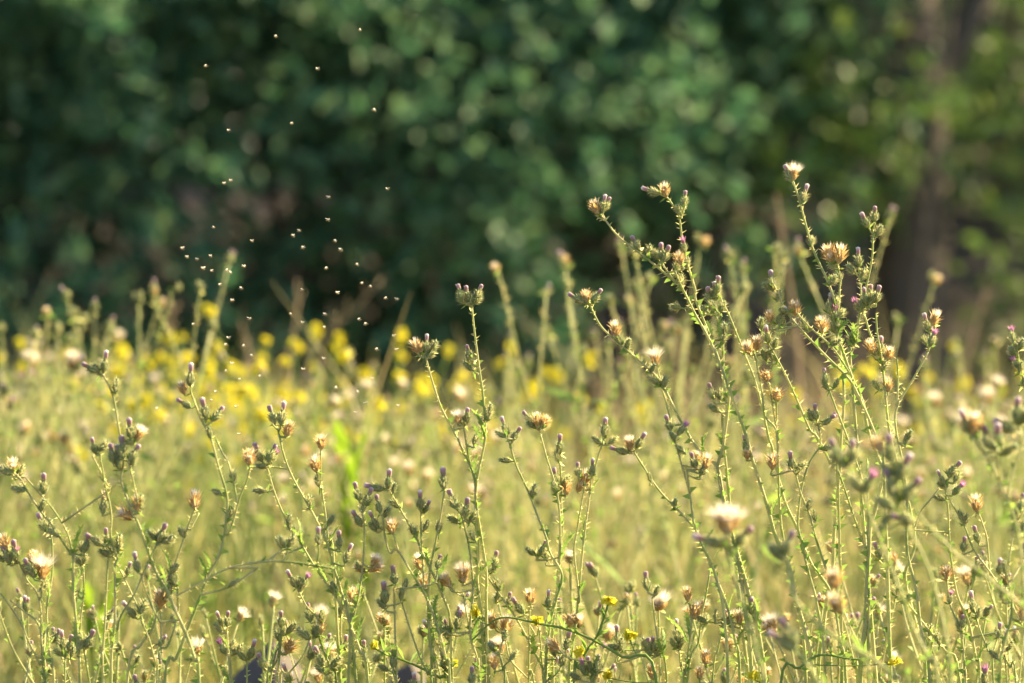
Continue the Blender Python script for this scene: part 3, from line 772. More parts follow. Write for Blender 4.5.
T('low thistle with a magenta bud at the lower left above the grey stone', 5.58,
  ['227,632 228,648 230,683', '229,655 232,690', '247,663 247,683'],
  'b:223,625,-22,.95 b:227,626,5,.95 g:222,632,-40 p:226,653,-25,1 g:233,655,45,1.2 g:231,650,20 b:250,658,15,1.15 g:246,660,-45,1.1')
T('tall leaning thistle at the left with a dark bud above two brown and lilac heads', 5.40,
  ['191,393 196,406 201,419 211,439 218,465 226,492 227,510 221,550 209,574 200,596 188,628 176,659 164,683',
   '216,439 222,452 229,465 236,495 236,512 228,535', '250,468 247,480 240,497 232,525'],
  'b:190,386,2,1.15 d:184,394,-18 b:191,407,-58 b:206,418,-12,1.15 b:213,420,38,1 g:211,437,-10 g:233,482,-5,1 d:250,464,0,1.2 o:250,463,0,1 g:221,496,-60,1 g:229,518,25')
T('tall thistle near the left edge with paired lilac buds and a side-arching branch', 5.36,
  ['104,376 113,396 118,424 122,447 124,462 121,480 127,498 133,517 137,521 147,548 156,572 166,589 176,612 186,634 195,661 199,683',
   '129,465 133,480 138,504', '156,546 150,558 142,576 135,593 121,616 117,630', '141,574 145,589 152,607 160,622',
   '176,596 204,581 229,568 262,562 289,562 317,566 334,569', '201,595 229,587 258,568', '286,548 278,553 270,560'],
  'b:98,371,-60,1.05 b:103,372,8,1.1 g:100,374,-30 g:115,393,5,1.1 b:132,437,-5,1.1 w:137,438,30,.7 d:136,440,30,1 b:113,463,-10,1.1 b:118,464,0,1.05 b:123,458,-5,1.15 b:130,460,32,1.1 g:119,470,0 g:132,466,20 d:133,518,-60,1.3 d:136,511,0,1.1 g:140,510,5,1.2 b:159,541,22,1.15 g:162,543,65,1.2 g:155,541,-35 b:138,572,-12,1.15 g:285,547,-25 g:288,547,30,1.2 g:229,586,60 b:319,543,0,.9')
T('thistle at the left with a left-pointing lilac bud and plump green heads', 5.42,
  ['105,480 111,513 111,539 117,558 115,568 115,613 113,642 111,683', '100,455 104,480 108,500', '111,545 108,562 106,600 105,622 103,651 103,683', '109,547 121,572 135,601 143,622', '141,620 150,642 156,667 157,683'],
  'b:97,452,-12,1 g:101,450,40,1.1 b:103,513,4,1.2 b:103,545,-58,1.15 b:108,545,-8,1.05 g:111,556,-65,1.2 g:118,550,5,1.4 b:119,550,8,.9 b:127,575,15,.8 b:136,617,-38,1.1 g:141,612,25,1.2 g:104,480,-15 b:138,692,-12,1.1')
T('forked thistle left of the arching stem, a brown head at its tip', 5.48,
  ['194,510 186,532 183,541 174,566 166,582 160,600 152,630 141,645 127,683', '199,513 190,530', '177,589 178,613 168,645 160,651 159,683', '161,612 161,651 159,683'],
  'd:195,508,-2,1.3 b:175,583,-2,1.15 g:176,586,-25 g:170,574,40 p:171,590,-30,.8 d:160,608,-3,1.4 w:159,604,-5,.5 g:165,600,40 g:184,538,-30')
T('thistle at the left edge with a white-topped brown head and a side bud', 5.42,
  ['22,481 28,492 39,509 53,527 68,550 73,558 73,587 76,620 77,640 78,657 80,683', '25,477 42,496 57,515 68,535 73,558', '79,655 84,650', '92,455 110,490'],
  'd:14,474,-3,1.3 w:14,470,-3,.4 b:12,474,-70,1.2 g:18,476,30 b:43,494,0,1.1 g:25,490,-80,1.1 g:42,510,15 g:83,552,-20,1 b:85,551,15,.95 b:86,648,22,1.2 g:80,648,45 g:60,535,-60')
T('thistle with a feathery white seed head near the lower left edge', 5.45,
  ['19,562 27,580 37,593 41,613 41,634 43,661 45,683', '43,581 41,598', '0,593 18,618 29,642 40,665 44,675', '10,600 25,612 37,622 42,636'],
  'w:43,578,3,1.3 d:43,579,3,1.2 b:15,560,-5,1.2 b:11,562,-25,1.1 p:17,560,5,.9 d:8,548,-25,1.2 b:34,576,-25,1.1 g:26,574,-5 g:5,560,-60 d:33,566,5,1.2 o:33,560,0,1 g:40,590,40')
T('slim thistle at the left between the crossing stems, bud at its forked top', 5.62,
  ['49,531 52,543 52,574 47,607 47,622 50,657 54,683', '66,657 65,683', '83,562 84,590 81,615 80,630'],
  'b:46,530,-25,1.1 g:51,531,5,1.1 b:64,650,-8,1 b:69,651,10,1 g:62,656,-55 g:70,658,20 g:85,562,20 g:82,562,-30,1')
# --- out-of-focus plants nearer than the focus
NEAR = 'blurred thistles nearer than the sharp ones'
T('blurred near thistle with a bright white seed head between dark buds right of centre', 4.85,
  ['727,545 735,580 750,625 758,660 765,700', '718,540 727,548', '742,540 733,548'],
  'w:724,531,-8,1.2 w:731,530,14,1.1 w:728,533,2,1.2 b:722,545,-72,1.4 b:736,545,42,1.3', group=NEAR, thick=1.25, nleaf=1)
T('blurred near thistle with dark buds at the bottom, right of the white one', 4.75,
  ['792,640 800,655 812,672 822,690 835,720', '788,560 790,580 794,597 817,624 846,644 876,661 895,679 910,700'],
  'b:796,645,-30,1.5 b:793,650,-55,1.4 b:785,558,22,1.4 g:782,560,-40,1.3', group=NEAR, thick=1.3, nleaf=1)
T('blurred near thistle right of centre with two pale brown heads one below the other', 4.95,
  ['842,610 848,630 858,655 870,690', '836,580 841,600 842,612'],
  'w:838,608,-18,.6 d:840,612,-20,1.5 w:834,583,-8,.6 d:835,586,-10,1.5', group=NEAR, thick=1.1, nleaf=1)
T('blurred near thistle at the right with a pink flower above a dark fork', 4.85,
  ['865,492 868,510 878,535 893,573 902,595 912,626 928,659 938,690', '850,468 856,485 866,500', '862,490 866,500'],
  'p:864,492,25,1.3 g:864,492,-45,1.4 b:850,466,8,1.4 b:843,464,-25,1.3 g:846,466,-55,1.3 g:852,462,40', group=NEAR, thick=1.3, nleaf=1)
T('blurred near thistle at the right crowded with dark green buds on short forks', 4.80,
  ['898,500 905,523 920,550 935,590 946,640 952,690', '891,460 896,475 899,500', '911,497 921,518 946,544 953,552 984,575 1023,608 1060,650', '893,495 898,505'],
  'b:891,460,-5,1.3 b:899,480,25,1.3 b:894,496,-18,1.4 b:903,498,38,1.4 g:893,508,-60,1.4 g:895,476,-50,1.3 g:900,470,0 b:912,520,-75,1.2 g:884,525,35,1.4 d:882,452,-25,1.1', group=NEAR, thick=1.4, nleaf=1)
T('blurred near thistle at the right edge with lilac buds on a pale leaning stem', 4.95,
  ['974,437 981,449 990,462 1002,488 1014,518 1020,550 1024,600 1026,690', '996,452 1001,480', '1018,425 1022,445 1012,475 1008,500'],
  'b:970,433,-22,1.2 d:973,433,5,1.5 b:992,448,-22,1.3 b:997,449,-2,1.4 g:1002,455,55,1.3 b:1019,424,0,1.5 b:1014,432,-60,1.2 g:1024,425,30,1.3 g:995,446,-60', group=NEAR, thick=1.2, nleaf=1)

for i, (label, depth, lines, heads, kw) in enumerate(exec_data):
    traced(label, depth, lines, heads, 1000 + i, **kw)

# ------------------------------------------------------------------ procedural thistles for the meadow behind
def thistle_proto(seed, h, nb, detail=1.0, kinds='bbbbbbdddgggggggggw', hs=1.0, thick=1.35):
    """returns (stem mesh, [(kind, loc, axis, scale)])"""
    rnd = random.Random(seed); mb = MB(); heads = []
    lean = Vector((rnd.uniform(-.12, .12), rnd.uniform(-.12, .12), 0))
    main = smooth([Vector((0, 0, -0.01)), Vector((0, 0, h * 0.3)) + lean * h * 0.2, Vector((0, 0, h * 0.65)) + lean * h * 0.6 + Vector((rnd.uniform(-.02, .02), rnd.uniform(-.02, .02), 0)), Vector((0, 0, h)) + lean * h], 6)
    n = len(main)
    thorny_tube(mb, main, [(0.0032 - 0.0021 * i / n) * thick for i in range(n)], rnd, dens=0.5 * detail, seg=5)
    def tip(p, d):
        for k in range(rnd.choice((1, 2, 3, 3))):
            ax = (d + rdir(rnd) * 0.45 + Vector((0, 0, .3))).normalized()
            heads.append((rnd.choice(kinds), p + rdir(rnd) * 0.003, ax, rnd.uniform(0.85, 1.2) * hs))
        bractlets(mb, p, rnd, 6, 0.010)
    tip(main[-1], Vector((0, 0, 1)))
    for b in range(nb):
        t = 0.30 + 0.65 * (b + rnd.random()) / nb
        k = int(t * (n - 1)); s = main[k]
        a = b * 2.4 + rnd.uniform(-.5, .5)
        out = Vector((math.cos(a), math.sin(a), 0))
        L = h * (1 - t) * rnd.uniform(0.7, 1.1) + 0.06
        e = s + out * L * 0.45 + Vector((0, 0, L * 0.95))
        pts = smooth([s, s.lerp(e, 0.5) + out * L * 0.06, e], 5)
        thorny_tube(mb, pts, [(0.0018 - 0.0009 * i / len(pts)) * thick for i in range(len(pts))], rnd, dens=0.6 * detail, seg=5)
        tip(e, (e - s).normalized())
        if L > 0.16:
            q = pts[len(pts) // 2]
            e2 = q + (rdir(rnd) * 0.5 + Vector((0, 0, 1))).normalized() * L * 0.4
            thorny_tube(mb, smooth([q, e2], 4), [0.0011] * 5, rnd, dens=0.6 * detail, seg=5)
            tip(e2, (e2 - q).normalized())
    for k in range(5):
        q = main[rnd.randint(1, n - 4)]
        bractlets(mb, q, rnd, 2, 0.038, 0)
    return mb.mesh('thistle_stems_far', [M['stem'], M['spine'], M['leaf']]), heads

PROTO = [thistle_proto(300 + i, 0.62 + 0.03 * (i % 4), 6 + i % 4) for i in range(12)]
SLIM = [thistle_proto(400 + i, 0.62 + 0.03 * (i % 4), 5 + i % 2, 1.6, 'bbbgggggdg', 0.75, 0.8) for i in range(4)]
def place_thistle(k, loc, rz, sc, label, group, tilt=(0, 0), src=None):
    me, heads = (src or PROTO)[k]
    rnd = random.Random(k * 7 + 1)
    e = empty('thistle_plant', loc, label, 'thistle', group)
    e.rotation_euler = (tilt[0], tilt[1], rz); e.scale = (sc, sc, sc)
    link('stem', me, e)
    for kd, p, ax, s in heads: add_head(e, kd, p, ax, s, rnd)
    return e

# tall blurred plants that stand clear against the dark shrubs: (pixel x of tip, pixel y of tip, distance)
TALL = [(30, 312, 7.6, 'tall blurred thistle at the far left edge behind the sharp ones'),
        (92, 312, 7.5, 'blurred pale thistle second from the left against the dark shrub'),
        (137, 284, 7.3, 'tallest blurred thistle at the left with a pale fluffy top'),
        (70, 352, 7.8, 'blurred thistle with a pinkish top between the two tall ones at the far left'),
        (617, 268, 7.4, 'tallest blurred thistle just right of centre against the dark bank'),
        (588, 330, 7.7, 'blurred leaning thistle left of the tallest blurred one near the centre'),
        (729, 244, 7.3, 'blurred thistle rising behind the middle of the sharp right group'),
        (652, 318, 7.8, 'blurred thistle between the two tall blurred ones right of centre'),
        (770, 302, 7.7, 'blurred thistle behind the starry brown seed heads'),
        (975, 345, 8.2, 'blurred thistle at the right in front of the dark bank'),
        (452, 352, 8.2, 'blurred thistle with a pale top right of the gnat swarm'),
        (280, 372, 8.0, 'blurred thistle below the gnat swarm among the yellow flowers')]
for i, (px, py, d, lab) in enumerate(TALL):
    p = at(px, py, d)
    k = i % 4
    h = 0.62 + 0.03 * (k % 4)
    place_thistle(k, (p.x, d, 0), i * 1.3, p.z / (h + 0.02), lab, 'tall blurred thistles against the dark shrubs', ((i % 3 - 1) * 0.02, (i % 2) * 0.03), SLIM)

rb = random.Random(99)
OUT = [(-200, 350), (0, 345), (100, 350), (180, 375), (380, 378), (450, 396), (520, 436), (620, 448), (700, 395), (820, 400), (880, 428), (1024, 385), (1300, 380)]
def zone(px, d):
    side = ('at the left', 'left of centre', 'right of centre', 'at the right')[max(0, min(3, int(px // 256)))]
    if px < 0 or px >= 1024:
        side = 'beyond the left edge' if px < 0 else 'beyond the right edge'
    how, where = (('softly blurred', 'just behind the sharp plants') if d < 8 else ('blurred', 'in the middle of the meadow') if d < 10 else ('strongly blurred', 'at the back of the meadow'))
    return how + ' pale thistle ' + where + ', ' + side, how + ' thistles ' + where + ' ' + side
def outline(x):
    for (x0, y0), (x1, y1) in zip(OUT, OUT[1:]):
        if x0 <= x <= x1: return y0 + (y1 - y0) * (x - x0) / (x1 - x0)
    return 380
nfar = 0
tries = 0
while nfar < 205 and tries < 4000:
    tries += 1
    d = 7.3 + 6.0 * rb.random() ** 1.1
    hw = 0.09 * d + 0.22
    x = rb.uniform(-hw, hw)
    px = 512 + x / d * F_PX
    # height so the tops follow the meadow's upper outline
    ytop = outline(px) + rb.uniform(0, 110) + (0 if d < 10 else rb.uniform(0, 60))
    zt = at(px, ytop, d).z
    if zt < 0.22: continue
    k = rb.randint(0, 11); h = 0.62 + 0.03 * (k % 4) + 0.02
    place_thistle(k, (x, d, 0), rb.uniform(0, 6.28), max(0.45, zt / h),
                  *zone(px, d))
    nfar += 1

# low sharp plants that fill the bottom of the picture: (pixel x, pixel y of the top, distance, label)
LOW = [(22, 622, 5.75, 'low sharp thistle at the bottom left corner'), (98, 640, 5.85, 'low sharp thistle between the first two left stems'),
       (205, 648, 5.8, 'low sharp thistle just left of the grey stone'), (262, 612, 5.9, 'low thistle standing before the grey stone'),
       (372, 618, 5.85, 'low thistle right of the thick forked stem, lower left of centre'), (508, 590, 5.9, 'low bushy thistle at the lower centre left of the mustard bloom'),
       (600, 668, 5.7, 'lowest sharp thistle at the bottom centre'), (675, 585, 5.95, 'low thistle right of the lone two-bud thistle'),
       (756, 600, 5.8, 'low bushy thistle below the blurred white seed head'), (822, 612, 5.85, 'low leafy thistle between thick green stems at the lower right'),
       (905, 560, 5.9, 'bushy thistle behind the crowded blurred one at the right'), (962, 600, 5.75, 'low bushy thistle near the bottom right'),
       (1010, 585, 5.85, 'bushy thistle at the lower right edge')]
for i, (px, py, d, lab) in enumerate(LOW):
    p = at(px, py, d); k = (i * 5 + 2) % 12
    place_thistle(k, (p.x, d, 0), i * 2.1, p.z / (0.64 + 0.03 * (k % 4)), lab, FRONT_GROUP, ((i % 3 - 1) * .05, (i % 4 - 1.5) * .05))

# ------------------------------------------------------------------ yellow mustard plants
def petals(rnd):
    mb = MB()
    for k in range(9):
        c = Vector((rnd.uniform(-.005, .005), rnd.uniform(-.005, .005), rnd.uniform(0, .008))); nn = (rdir(rnd) + Vector((0, 0, .5))).normalized(); n1 = nn.orthogonal().normalized(); n2 = nn.cross(n1)
        for j in range(4):
            a = j * math.pi / 2 + rnd.uniform(0, .4)
            u = (n1 * math.cos(a) + n2 * math.sin(a) + nn * 0.35).normalized()
            leaf_quad(mb, c, nn, u, 0.006, 0.0055, 0, 0.1)
    return mb.mesh('petals', [M['yellow']])
PET = [petals(random.Random(i)) for i in range(4)]

def mustard_mesh(seed, h, nb):
    rnd = random.Random(seed); mb = MB(); fl = []
    main = smooth([Vector((0, 0, -0.01)), Vector((rnd.uniform(-.02, .02), rnd.uniform(-.02, .02), h * 0.5)), Vector((rnd.uniform(-.04, .04), rnd.uniform(-.04, .04), h))], 6)
    mb.tube(main, [0.0022 - 0.0012 * i / len(main) for i in range(len(main))], 5, 0)
    fl.append(main[-1])
    for b in range(nb):
        t = 0.4 + 0.5 * (b + rnd.random()) / nb
        s = main[int(t * (len(main) - 1))]; a = b * 2.4 + rnd.random()
        L = h * (1 - t) + rnd.uniform(0.03, 0.09)
        e = s + Vector((math.cos(a) * L * 0.5, math.sin(a) * L * 0.5, L * 0.85))
        mb.tube(smooth([s, s.lerp(e, .5) + Vector((math.cos(a), math.sin(a), 0)) * L * .07, e], 4), [0.0011] * 9, 4, 0)
        fl.append(e)
        for q in range(3):
            r = s.lerp(e, rnd.uniform(.4, .9))
            mb.tube([r, r + (rdir(rnd) + Vector((0, 0, .8))) * 0.012], [0.0009, 0.0004], 4, 0)
    for q in range(7):
        s = main[rnd.randint(1, len(main) - 3)]
        d = (rdir(rnd) + Vector((0, 0, .5))).normalized()
        leaf_quad(mb, s, d.orthogonal(), d, rnd.uniform(.03, .06), .014, 1)
    return mb.mesh('mustard_stems', [M['mstem'], M['leaf']]), fl
MUST = [mustard_mesh(500 + i, 0.60, 6 + i % 3) for i in range(7)]
def place_mustard(k, loc, rz, sc, label, group, fsc=1.0):
    me, fl = MUST[k]
    rnd = random.Random(k)
    e = empty('mustard_plant', loc, label, 'mustard', group)
    e.rotation_euler = (0, 0, rz); e.scale = (sc, sc, sc)
    link('stem', me, e)
    for p in fl: link('flower_cluster', rnd.choice(PET), e, p, (rnd.uniform(-.4, .4), rnd.uniform(-.4, .4), rnd.uniform(0, 6)), rnd.uniform(.9, 1.4) * fsc)
    return e
MG = 'blurred yellow mustard plants in the meadow behind'
spots = [(290, 332, 8.6), (331, 340, 8.8), (243, 350, 9.0), (225, 385, 9.2), (262, 372, 9.0), (150, 352, 9.0), (120, 330, 8.8), (175, 380, 9.4),
         (60, 385, 9.5), (230, 405, 9.8), (275, 410, 9.8), (316, 402, 10), (200, 398, 9.6), (250, 395, 8.4), (285, 398, 8.6),
         (440, 372, 9.2), (548, 358, 8.7), (536, 385, 9.0), (470, 395, 9.6), (915, 336, 8.8), (905, 385, 9.2), (870, 400, 9.6), (965, 405, 9.8),
         (930, 420, 10.2), (955, 372, 9.3), (830, 425, 10.4), (600, 470, 10.6), (690, 500, 10.8), (520, 440, 10.2), (440, 430, 10.4), (375, 420, 10.1),
         (150, 430, 10.2), (30, 420, 10), (650, 445, 10.8), (760, 440, 10.8), (985, 440, 10.4),
         (210, 362, 8.2), (255, 347, 8.0), (160, 378, 8.1), (235, 384, 7.9), (300, 420, 8.4), (130, 405, 8.2), (345, 398, 8.2), (255, 440, 8.6), (120, 455, 9.0), (420, 470, 9.4), (210, 470, 9.2), (570, 500, 9.6), (800, 510, 9.8)]
def mzone(px):
    a = ('under the left part of the gnat swarm' if 180 < px < 360 else 'at the far left' if px <= 180 else 'in the middle of the picture' if px < 800 else 'at the right below the tree trunk')
    return 'blurred mustard plant with small yellow blooms ' + a, 'blurred mustard plants ' + a
for i, (px, py, d) in enumerate(spots):
    p = at(px, py + (i * 37 % 5 - 2) * 8, d)
    place_mustard(i % 7, (p.x, d, 0), i * 1.7, max(.4, p.z / 0.64), *mzone(px), 1.0)

# sharp mustard sprigs low in the front
def sprig(label, depth, line, flowers, seed):
    rnd = random.Random(seed)
    base = at(float(line.split()[-1].split(',')[0]), 683, depth); base.z = 0
    pts = [at(*map(float, q.split(',')), depth) - base for q in line.split()]
    pts.append(Vector((pts[-1].x * .5, 0, pts[-1].z * 0.5))); pts.append(Vector((0, 0, -0.01)))
    mb = MB(); pl = smooth(pts, 5)
    mb.tube(pl, [0.0009 + 0.001 * i / len(pl) for i in range(len(pl))], 6, 0)
    e = empty('mustard_plant', base, label, 'mustard', 'sharp mustard sprigs among the front thistles')
    fs = []
    for x, y in flowers:
        p = at(x, y + 4, depth) - base
        b = min(pl, key=lambda q: (q - p).length + (0.5 if q.z > p.z else 0))
        if (b - p).length > 0.002:
            mb.tube(smooth([p, p.lerp(b, .5) + Vector((0, .004, -.002)), b], 4), [0.0006] * 9, 5, 0)
        fs.append(p)
        for k in range(4):
            q = p.lerp(b, rnd.uniform(.1, .5)); mb.tube([q, q + (rdir(rnd) + Vector((0, 0, .7))) * 0.006], [0.0006, 0.0003], 4, 0)
    for k in range(8):
        q = pl[rnd.randint(1, len(pl) // 2)]
        d = (rdir(rnd) + Vector((0, 0, .3))).normalized()
        leaf_quad(mb, q, d.orthogonal(), d, rnd.uniform(.010, .024), .005, 1)
    link('stem', mb.mesh('sprig_stem', [M['mstem'], M['leaf']]), e)
    for p in fs: link('flower_cluster', rnd.choice(PET), e, p, (rnd.uniform(-.3, .3), rnd.uniform(-.3, .3), rnd.uniform(0, 6)), rnd.uniform(.75, .95))
sprig('mustard sprig with one bright yellow bloom standing low just right of centre', 5.58, '608,604 606,611 597,636 586,652 579,669 574,683', [(609, 600), (580, 652)], 1)
sprig('mustard plant whose long thin stem crosses the bottom centre from left to right', 5.55, '472,640 500,618 540,624 565,629 593,640 622,657 657,683', [(475, 612), (539, 620), (630, 636), (607, 674)], 2)
sprig('mustard sprig lying low with small yellow blooms at the lower left of centre', 5.60, '374,648 385,654 410,663 440,678 452,690', [(372, 644), (452, 664), (430, 684)], 3)
sprig('mustard sprig at the lower right with one pale yellow bloom between the thick thistle stems', 5.55, '870,660 850,659 820,655 800,668 780,690', [(895, 660), (755, 676)], 4)

# ------------------------------------------------------------------ dry stalks, broad leaf plant, stone
def stalk(label, pts_px, d, r=0.004, seed=0):
    rnd = random.Random(seed)
    pts = [at(x, y, d) for x, y in pts_px]
    base = Vector((pts[-1].x, d, 0))
    pts = [p - base for p in pts]
    pts.append(Vector((pts[-1].x * 0.4, 0, pts[-1].z * 0.5))); pts.append(Vector((0, 0, -0.01)))
    pl = smooth(pts, 5); mb = MB()
    mb.tube(pl, [0.0015 + (r - 0.0015) * i / len(pl) for i in range(len(pl))], 6, 0)
    for k in range(14):
        q = pl[rnd.randint(0, len(pl) // 2)]
        mb.tube([q, q + (rdir(rnd) * .5 + Vector((0, 0, .6))) * 0.03], [0.0012, 0.0005], 4, 0)
    o = link('dry_stalk', mb.mesh('dry_stalk', [M['straw']]), None, base)
    tag(o, label, 'dry stalk', 'bare dry stalks in the meadow behind')
stalk('bare tan stalk standing behind the right group with a curved top', [(779, 212), (783, 245), (790, 290), (797, 340), (800, 420)], 9.0, .005, 1)
stalk('bare straw stalk leaning right in front of the dark gap left of centre', [(382, 280), (350, 315), (325, 340), (300, 400)], 9.5, .004, 2)
stalk('bare straw stalk standing upright below the gnat swarm', [(297, 280), (296, 320), (284, 370), (276, 430)], 9.2, .004, 3)
stalk('bare straw stalk bending left at the left of the gnat swarm', [(241, 322), (246, 345), (256, 380), (262, 440)], 9.4, .004, 4)
stalk('bare brown stalk leaning in the shade right of the tree trunk', [(986, 292), (975, 330), (965, 370), (960, 430)], 10.5, .005, 5)
stalk('bare brown stalk crossing the dark gap near the centre', [(520, 320), (560, 352), (600, 392), (625, 440)], 10.5, .004, 6)
stalk('thin straw stalk arched left in the dark gap right of centre', [(674, 340), (680, 380), (684, 430)], 9.6, .005, 7)
stalk('bare straw stalk at the far left beside the tall blurred thistles', [(172, 308), (168, 350), (160, 400)], 9.6, .004, 8)

def dock(label, px, py, d, seed):
    rnd = random.Random(seed); p = at(px, py, d)
    e = empty('broad_leaved_plant', (p.x, d, 0), label, 'leafy plant')
    mb = MB()
    mb.tube(smooth([Vector((0, 0, -.01)), Vector((.005, 0, p.z * .5)), Vector((0, 0, p.z * 0.95))], 5), [0.004 - .0002 * i for i in range(11)], 6, 0)
    link('stem', mb.mesh('dock_stem', [M['mstem']]), e)
    for k in range(9):
        a = k * 2.4; z = p.z * (0.30 + 0.065 * k)
        u = Vector((math.cos(a) * .10, math.sin(a) * .15, 1)).normalized()
        lb = MB(); L = rnd.uniform(.11, .16)
        rows = []
        nrm = Vector((math.cos(a), math.sin(a), -.28)).normalized(); sd = u.cross(nrm)
        for i in range(7):
            t = i / 6; w_ = 0.016 * math.sin(math.pi * min(1, t * .92 + .06)) ** .7
            c = u * L * t + Vector((math.cos(a), math.sin(a), 0)) * L * .2 * t * t
            rows.append((c - sd * w_, c + sd * w_))
        lb.strip(rows, 0, True)
        link('leaf', lb.mesh('broad_leaf', [M['lime']]), e, (0, 0, z))
dock('bright lime green broad-leaved plant glowing behind the buds left of centre', 352, 405, 7.9, 1)
dock('low lime green broad-leaved plant at the lower left between thistle stems', 100, 590, 7.6, 2)

def stone(label, px, py, d, wx, wy, hz, seed, mt='stone'):
    p = at(px, py, d); v = []; f = []
    seg, rings = 22, 9
    for j in range(rings + 1):
        th = math.pi * j / rings
        for i in range(seg):
            a = 2 * math.pi * i / seg
            q = Vector((math.sin(th) * math.cos(a), math.sin(th) * math.sin(a), math.cos(th)))
            k = 1 + 0.25 * noise.noise(q * 1.5 + Vector((seed, 0, 0))) + .07 * noise.noise(q * 5)
            v.append((q.x * wx * k, q.y * wy * k, math.copysign(abs(max(q.z, -.3)) ** 0.6, q.z) * hz * (1 + (k - 1) * 0.4)))
    for j in range(rings):
        for i in range(seg):
            f.append((j * seg + i, j * seg + (i + 1) % seg, (j + 1) * seg + (i + 1) % seg, (j + 1) * seg + i))
    me = bpy.data.meshes.new('stone'); me.from_pydata(v, [], f); me.materials.append(M[mt])
    me.polygons.foreach_set('use_smooth', [True] * len(f)); me.update()
    tag(link('stone', me, None, (p.x, d, 0.02)), label, 'stone')
stone('grey-violet boulder standing at the bottom left behind the thistle stems', 272, 660, 6.9, 0.12, 0.09, 0.40, 1)
stone('smaller brown boulder at the bottom just left of centre', 410, 664, 7.0, 0.06, 0.06, 0.372, 4)

# ------------------------------------------------------------------ grass and herbs (nobody could count them)
def grass(seed, n, y0, y1, hmin, hmax, wd, m, xmul=0.10, xadd=0.35, lean=.35):
    rnd = random.Random(seed); mb = MB()
    for i in range(n):
        y = y0 + (y1 - y0) * rnd.random() ** .9
        hw = xmul * y + xadd
        x = rnd.uniform(-hw, hw)
        cl = noise.noise(Vector((x * 2.2, y * 2.2, seed)))
        if cl < -0.25: continue
        h = rnd.uniform(hmin, hmax) * (1 + cl * .6)
        a = rnd.uniform(0, 6.28); b = Vector((math.cos(a), math.sin(a), 0)); sd = Vector((-b.y, b.x, 0))
        l = rnd.uniform(0.05, lean) * h
        p = Vector((x, y, 0)); w_ = wd * rnd.uniform(.6, 1.3)
        q1 = p + b * l * .25 + Vector((0, 0, h * .5)); q2 = p + b * l * .6 + Vector((0, 0, h * .82)); q3 = p + b * l + Vector((0, 0, h))
        mb.strip([(p - sd * w_, p + sd * w_), (q1 - sd * w_ * .9, q1 + sd * w_ * .9), (q2 - sd * w_ * .6, q2 + sd * w_ * .6), (q3, q3 + sd * .0003)], 0)
    return mb.mesh('grass', [M[m]])
tag(link('tall_meadow_grass', grass(1, 3300, 7.0, 13.6, 0.20, 0.46, 0.0017, 'grass')), kind='stuff')
tag(link('dry_meadow_grass', grass(7, 1900, 7.2, 12.8, 0.28, 0.60, 0.0024, 'strawgrass', lean=.75)), kind='stuff')
tag(link('low_meadow_grass', grass(2, 5000, 4.3, 14.6, 0.05, 0.18, 0.0025, 'grass')), kind='stuff')
def herbs(seed, n):
    rnd = random.Random(seed); mb = MB()
    for i in range(n):
        y = 7.2 + 7.2 * rnd.random(); hw = .1 * y + .4; x = rnd.uniform(-hw, hw)
        if noise.noise(Vector((x * 1.7, y * 1.7, 9))) < -.1: continue
        h = rnd.uniform(.05, .32)
        for k in range(7):
            d = (rdir(rnd) + Vector((0, 0, .4))).normalized()
            leaf_quad(mb, Vector((x, y, h * (k + 1) / 7)), (Vector((0, 0, 1)) + rdir(rnd) * .6).normalized(), d, rnd.uniform(.02, .05), .016)
    return mb.mesh('herbs', [M['herb']])
tag(link('meadow_herbs', herbs(3, 4200)), kind='stuff')

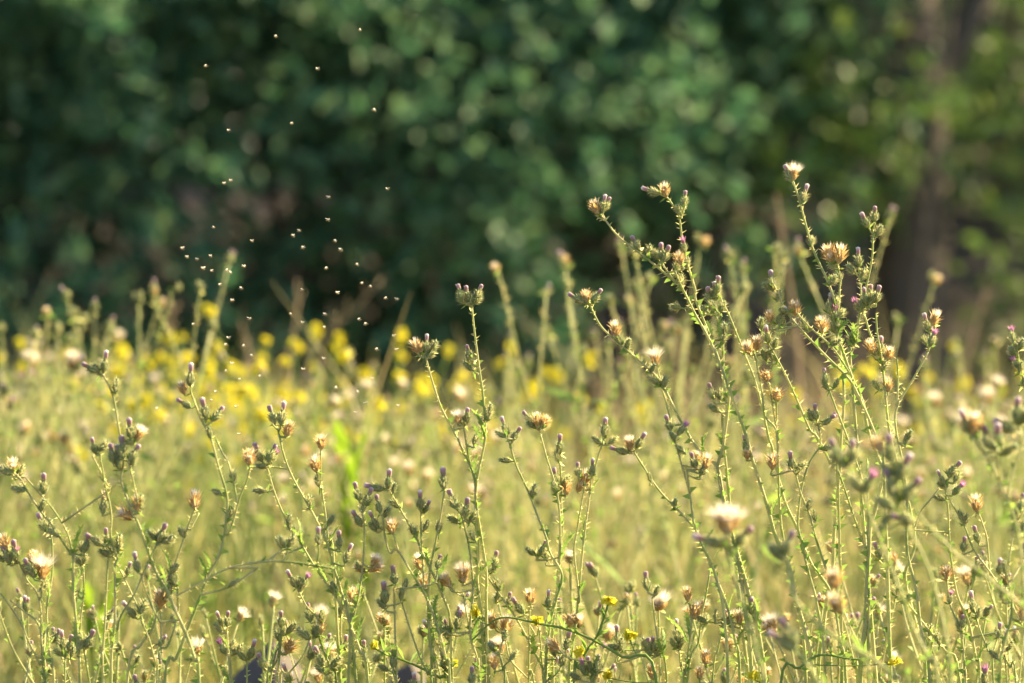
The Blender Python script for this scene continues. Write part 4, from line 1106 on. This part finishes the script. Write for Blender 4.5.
# ------------------------------------------------------------------ gnats
GN = '''276,36.5 359.5,30 206,66 318,69 373.5,110 292,123.5 229,130.5 224,183.5 231,180.5 388,189 328,197.5 327.5,220 213,227.5 182.5,248.5 186.5,257 196.5,259.5
210,256 298.5,231 292.5,235.5 251.5,241 334.5,241 340,250 303.5,247.5 326.5,268.5 356.5,264.5 203,268.5 212,271 227.5,270.5 229.5,272.5 243,266.5 220,285 240.5,288.5 232.5,300.5
301.5,290 337.5,293 362,283.5 370,286.5 386,298.5 396.5,299.5 249,319 193.5,324.5 290,314 324.5,314.5 303,322.5 323.5,327.5 359.5,319.5 366,324 394,336
229,338 226,345 244,346 251,356 232,363.5 226.5,371 239,379.5 260,376.5 303.5,369.5 324,358.5 335.5,387.5 372.5,378.5 396.5,350 377,349.5 216.5,392 211,400.5 202,402 157,409 237,407 239,434.5
336,388 357,392 365,403.5 355.5,413 398,406'''
fb = MB()
prof = [(0.00008, -0.0016), (0.00035, -0.0012), (0.00045, -0.0004), (0.00038, 0.0003), (0.00055, 0.0008), (0.0005, 0.0012), (0.00036, 0.00145), (0.0004, 0.0017), (0.0001, 0.002)]
fb.lathe([(q * 0.58, z * 1.25) for q, z in prof], 7, 0)
for s in (-1, 1):
    for k in range(3):
        z = 0.0004 + k * 0.0004
        fb.tube([Vector((0.0004 * s, -.0002, z)), Vector((0.0012 * s, -.0007, z + (k - 1) * .0005)), Vector((0.0016 * s, -.0018, z + (k - 1) * .0009))], [.00006, .00005, .00003], 3, 0)
fly_me = fb.mesh('gnat_body', [M['flybody']])
def wing(s):
    wb = MB(); rows = []
    for i in range(6):
        t = i / 5; q = 0.0007 * math.sin(math.pi * (t * .85 + .1))
        c = Vector((s * (0.0003 + 0.0033 * t), 0.0004 + .0012 * t, 0.0009 - 0.0008 * t))
        rows.append((c - Vector((0, 0, q)), c + Vector((0, 0, q))))
    wb.strip(rows, 0)
    return wb.mesh('gnat_wing', [M['flywing']])
WING = [wing(-1), wing(1)]
rf = random.Random(31)
special = {0: 'tiny pale gnat at the very top of the swarm, left of its neighbour', 1: 'tiny pale gnat highest of all above the swarm', 2: 'tiny pale gnat alone at the top left of the swarm', 9: 'tiny pale gnat alone at the upper right of the swarm'}
for i, q in enumerate(GN.split()):
    x, y = map(float, q.split(','))
    d = FOCUS + rf.uniform(-.16, .2)
    o = link('gnat', fly_me, None, at(x, y, d), (R(90) + rf.uniform(-.5, .5), rf.uniform(-.5, .5), rf.uniform(-1.2, 1.2)), rf.uniform(0.95, 1.25))
    o.rotation_euler = Vector((rf.choice((-1, 1)) * 1.0, rf.uniform(-.6, .6), rf.uniform(-.25, .5))).to_track_quat('Z', 'Y').to_euler()
    tag(o, special.get(i, 'tiny pale gnat hovering in the swarm before the dark shrubs'), 'gnat', 'gnats hovering in a swarm')
    for wm in WING: link('wing', wm, o)
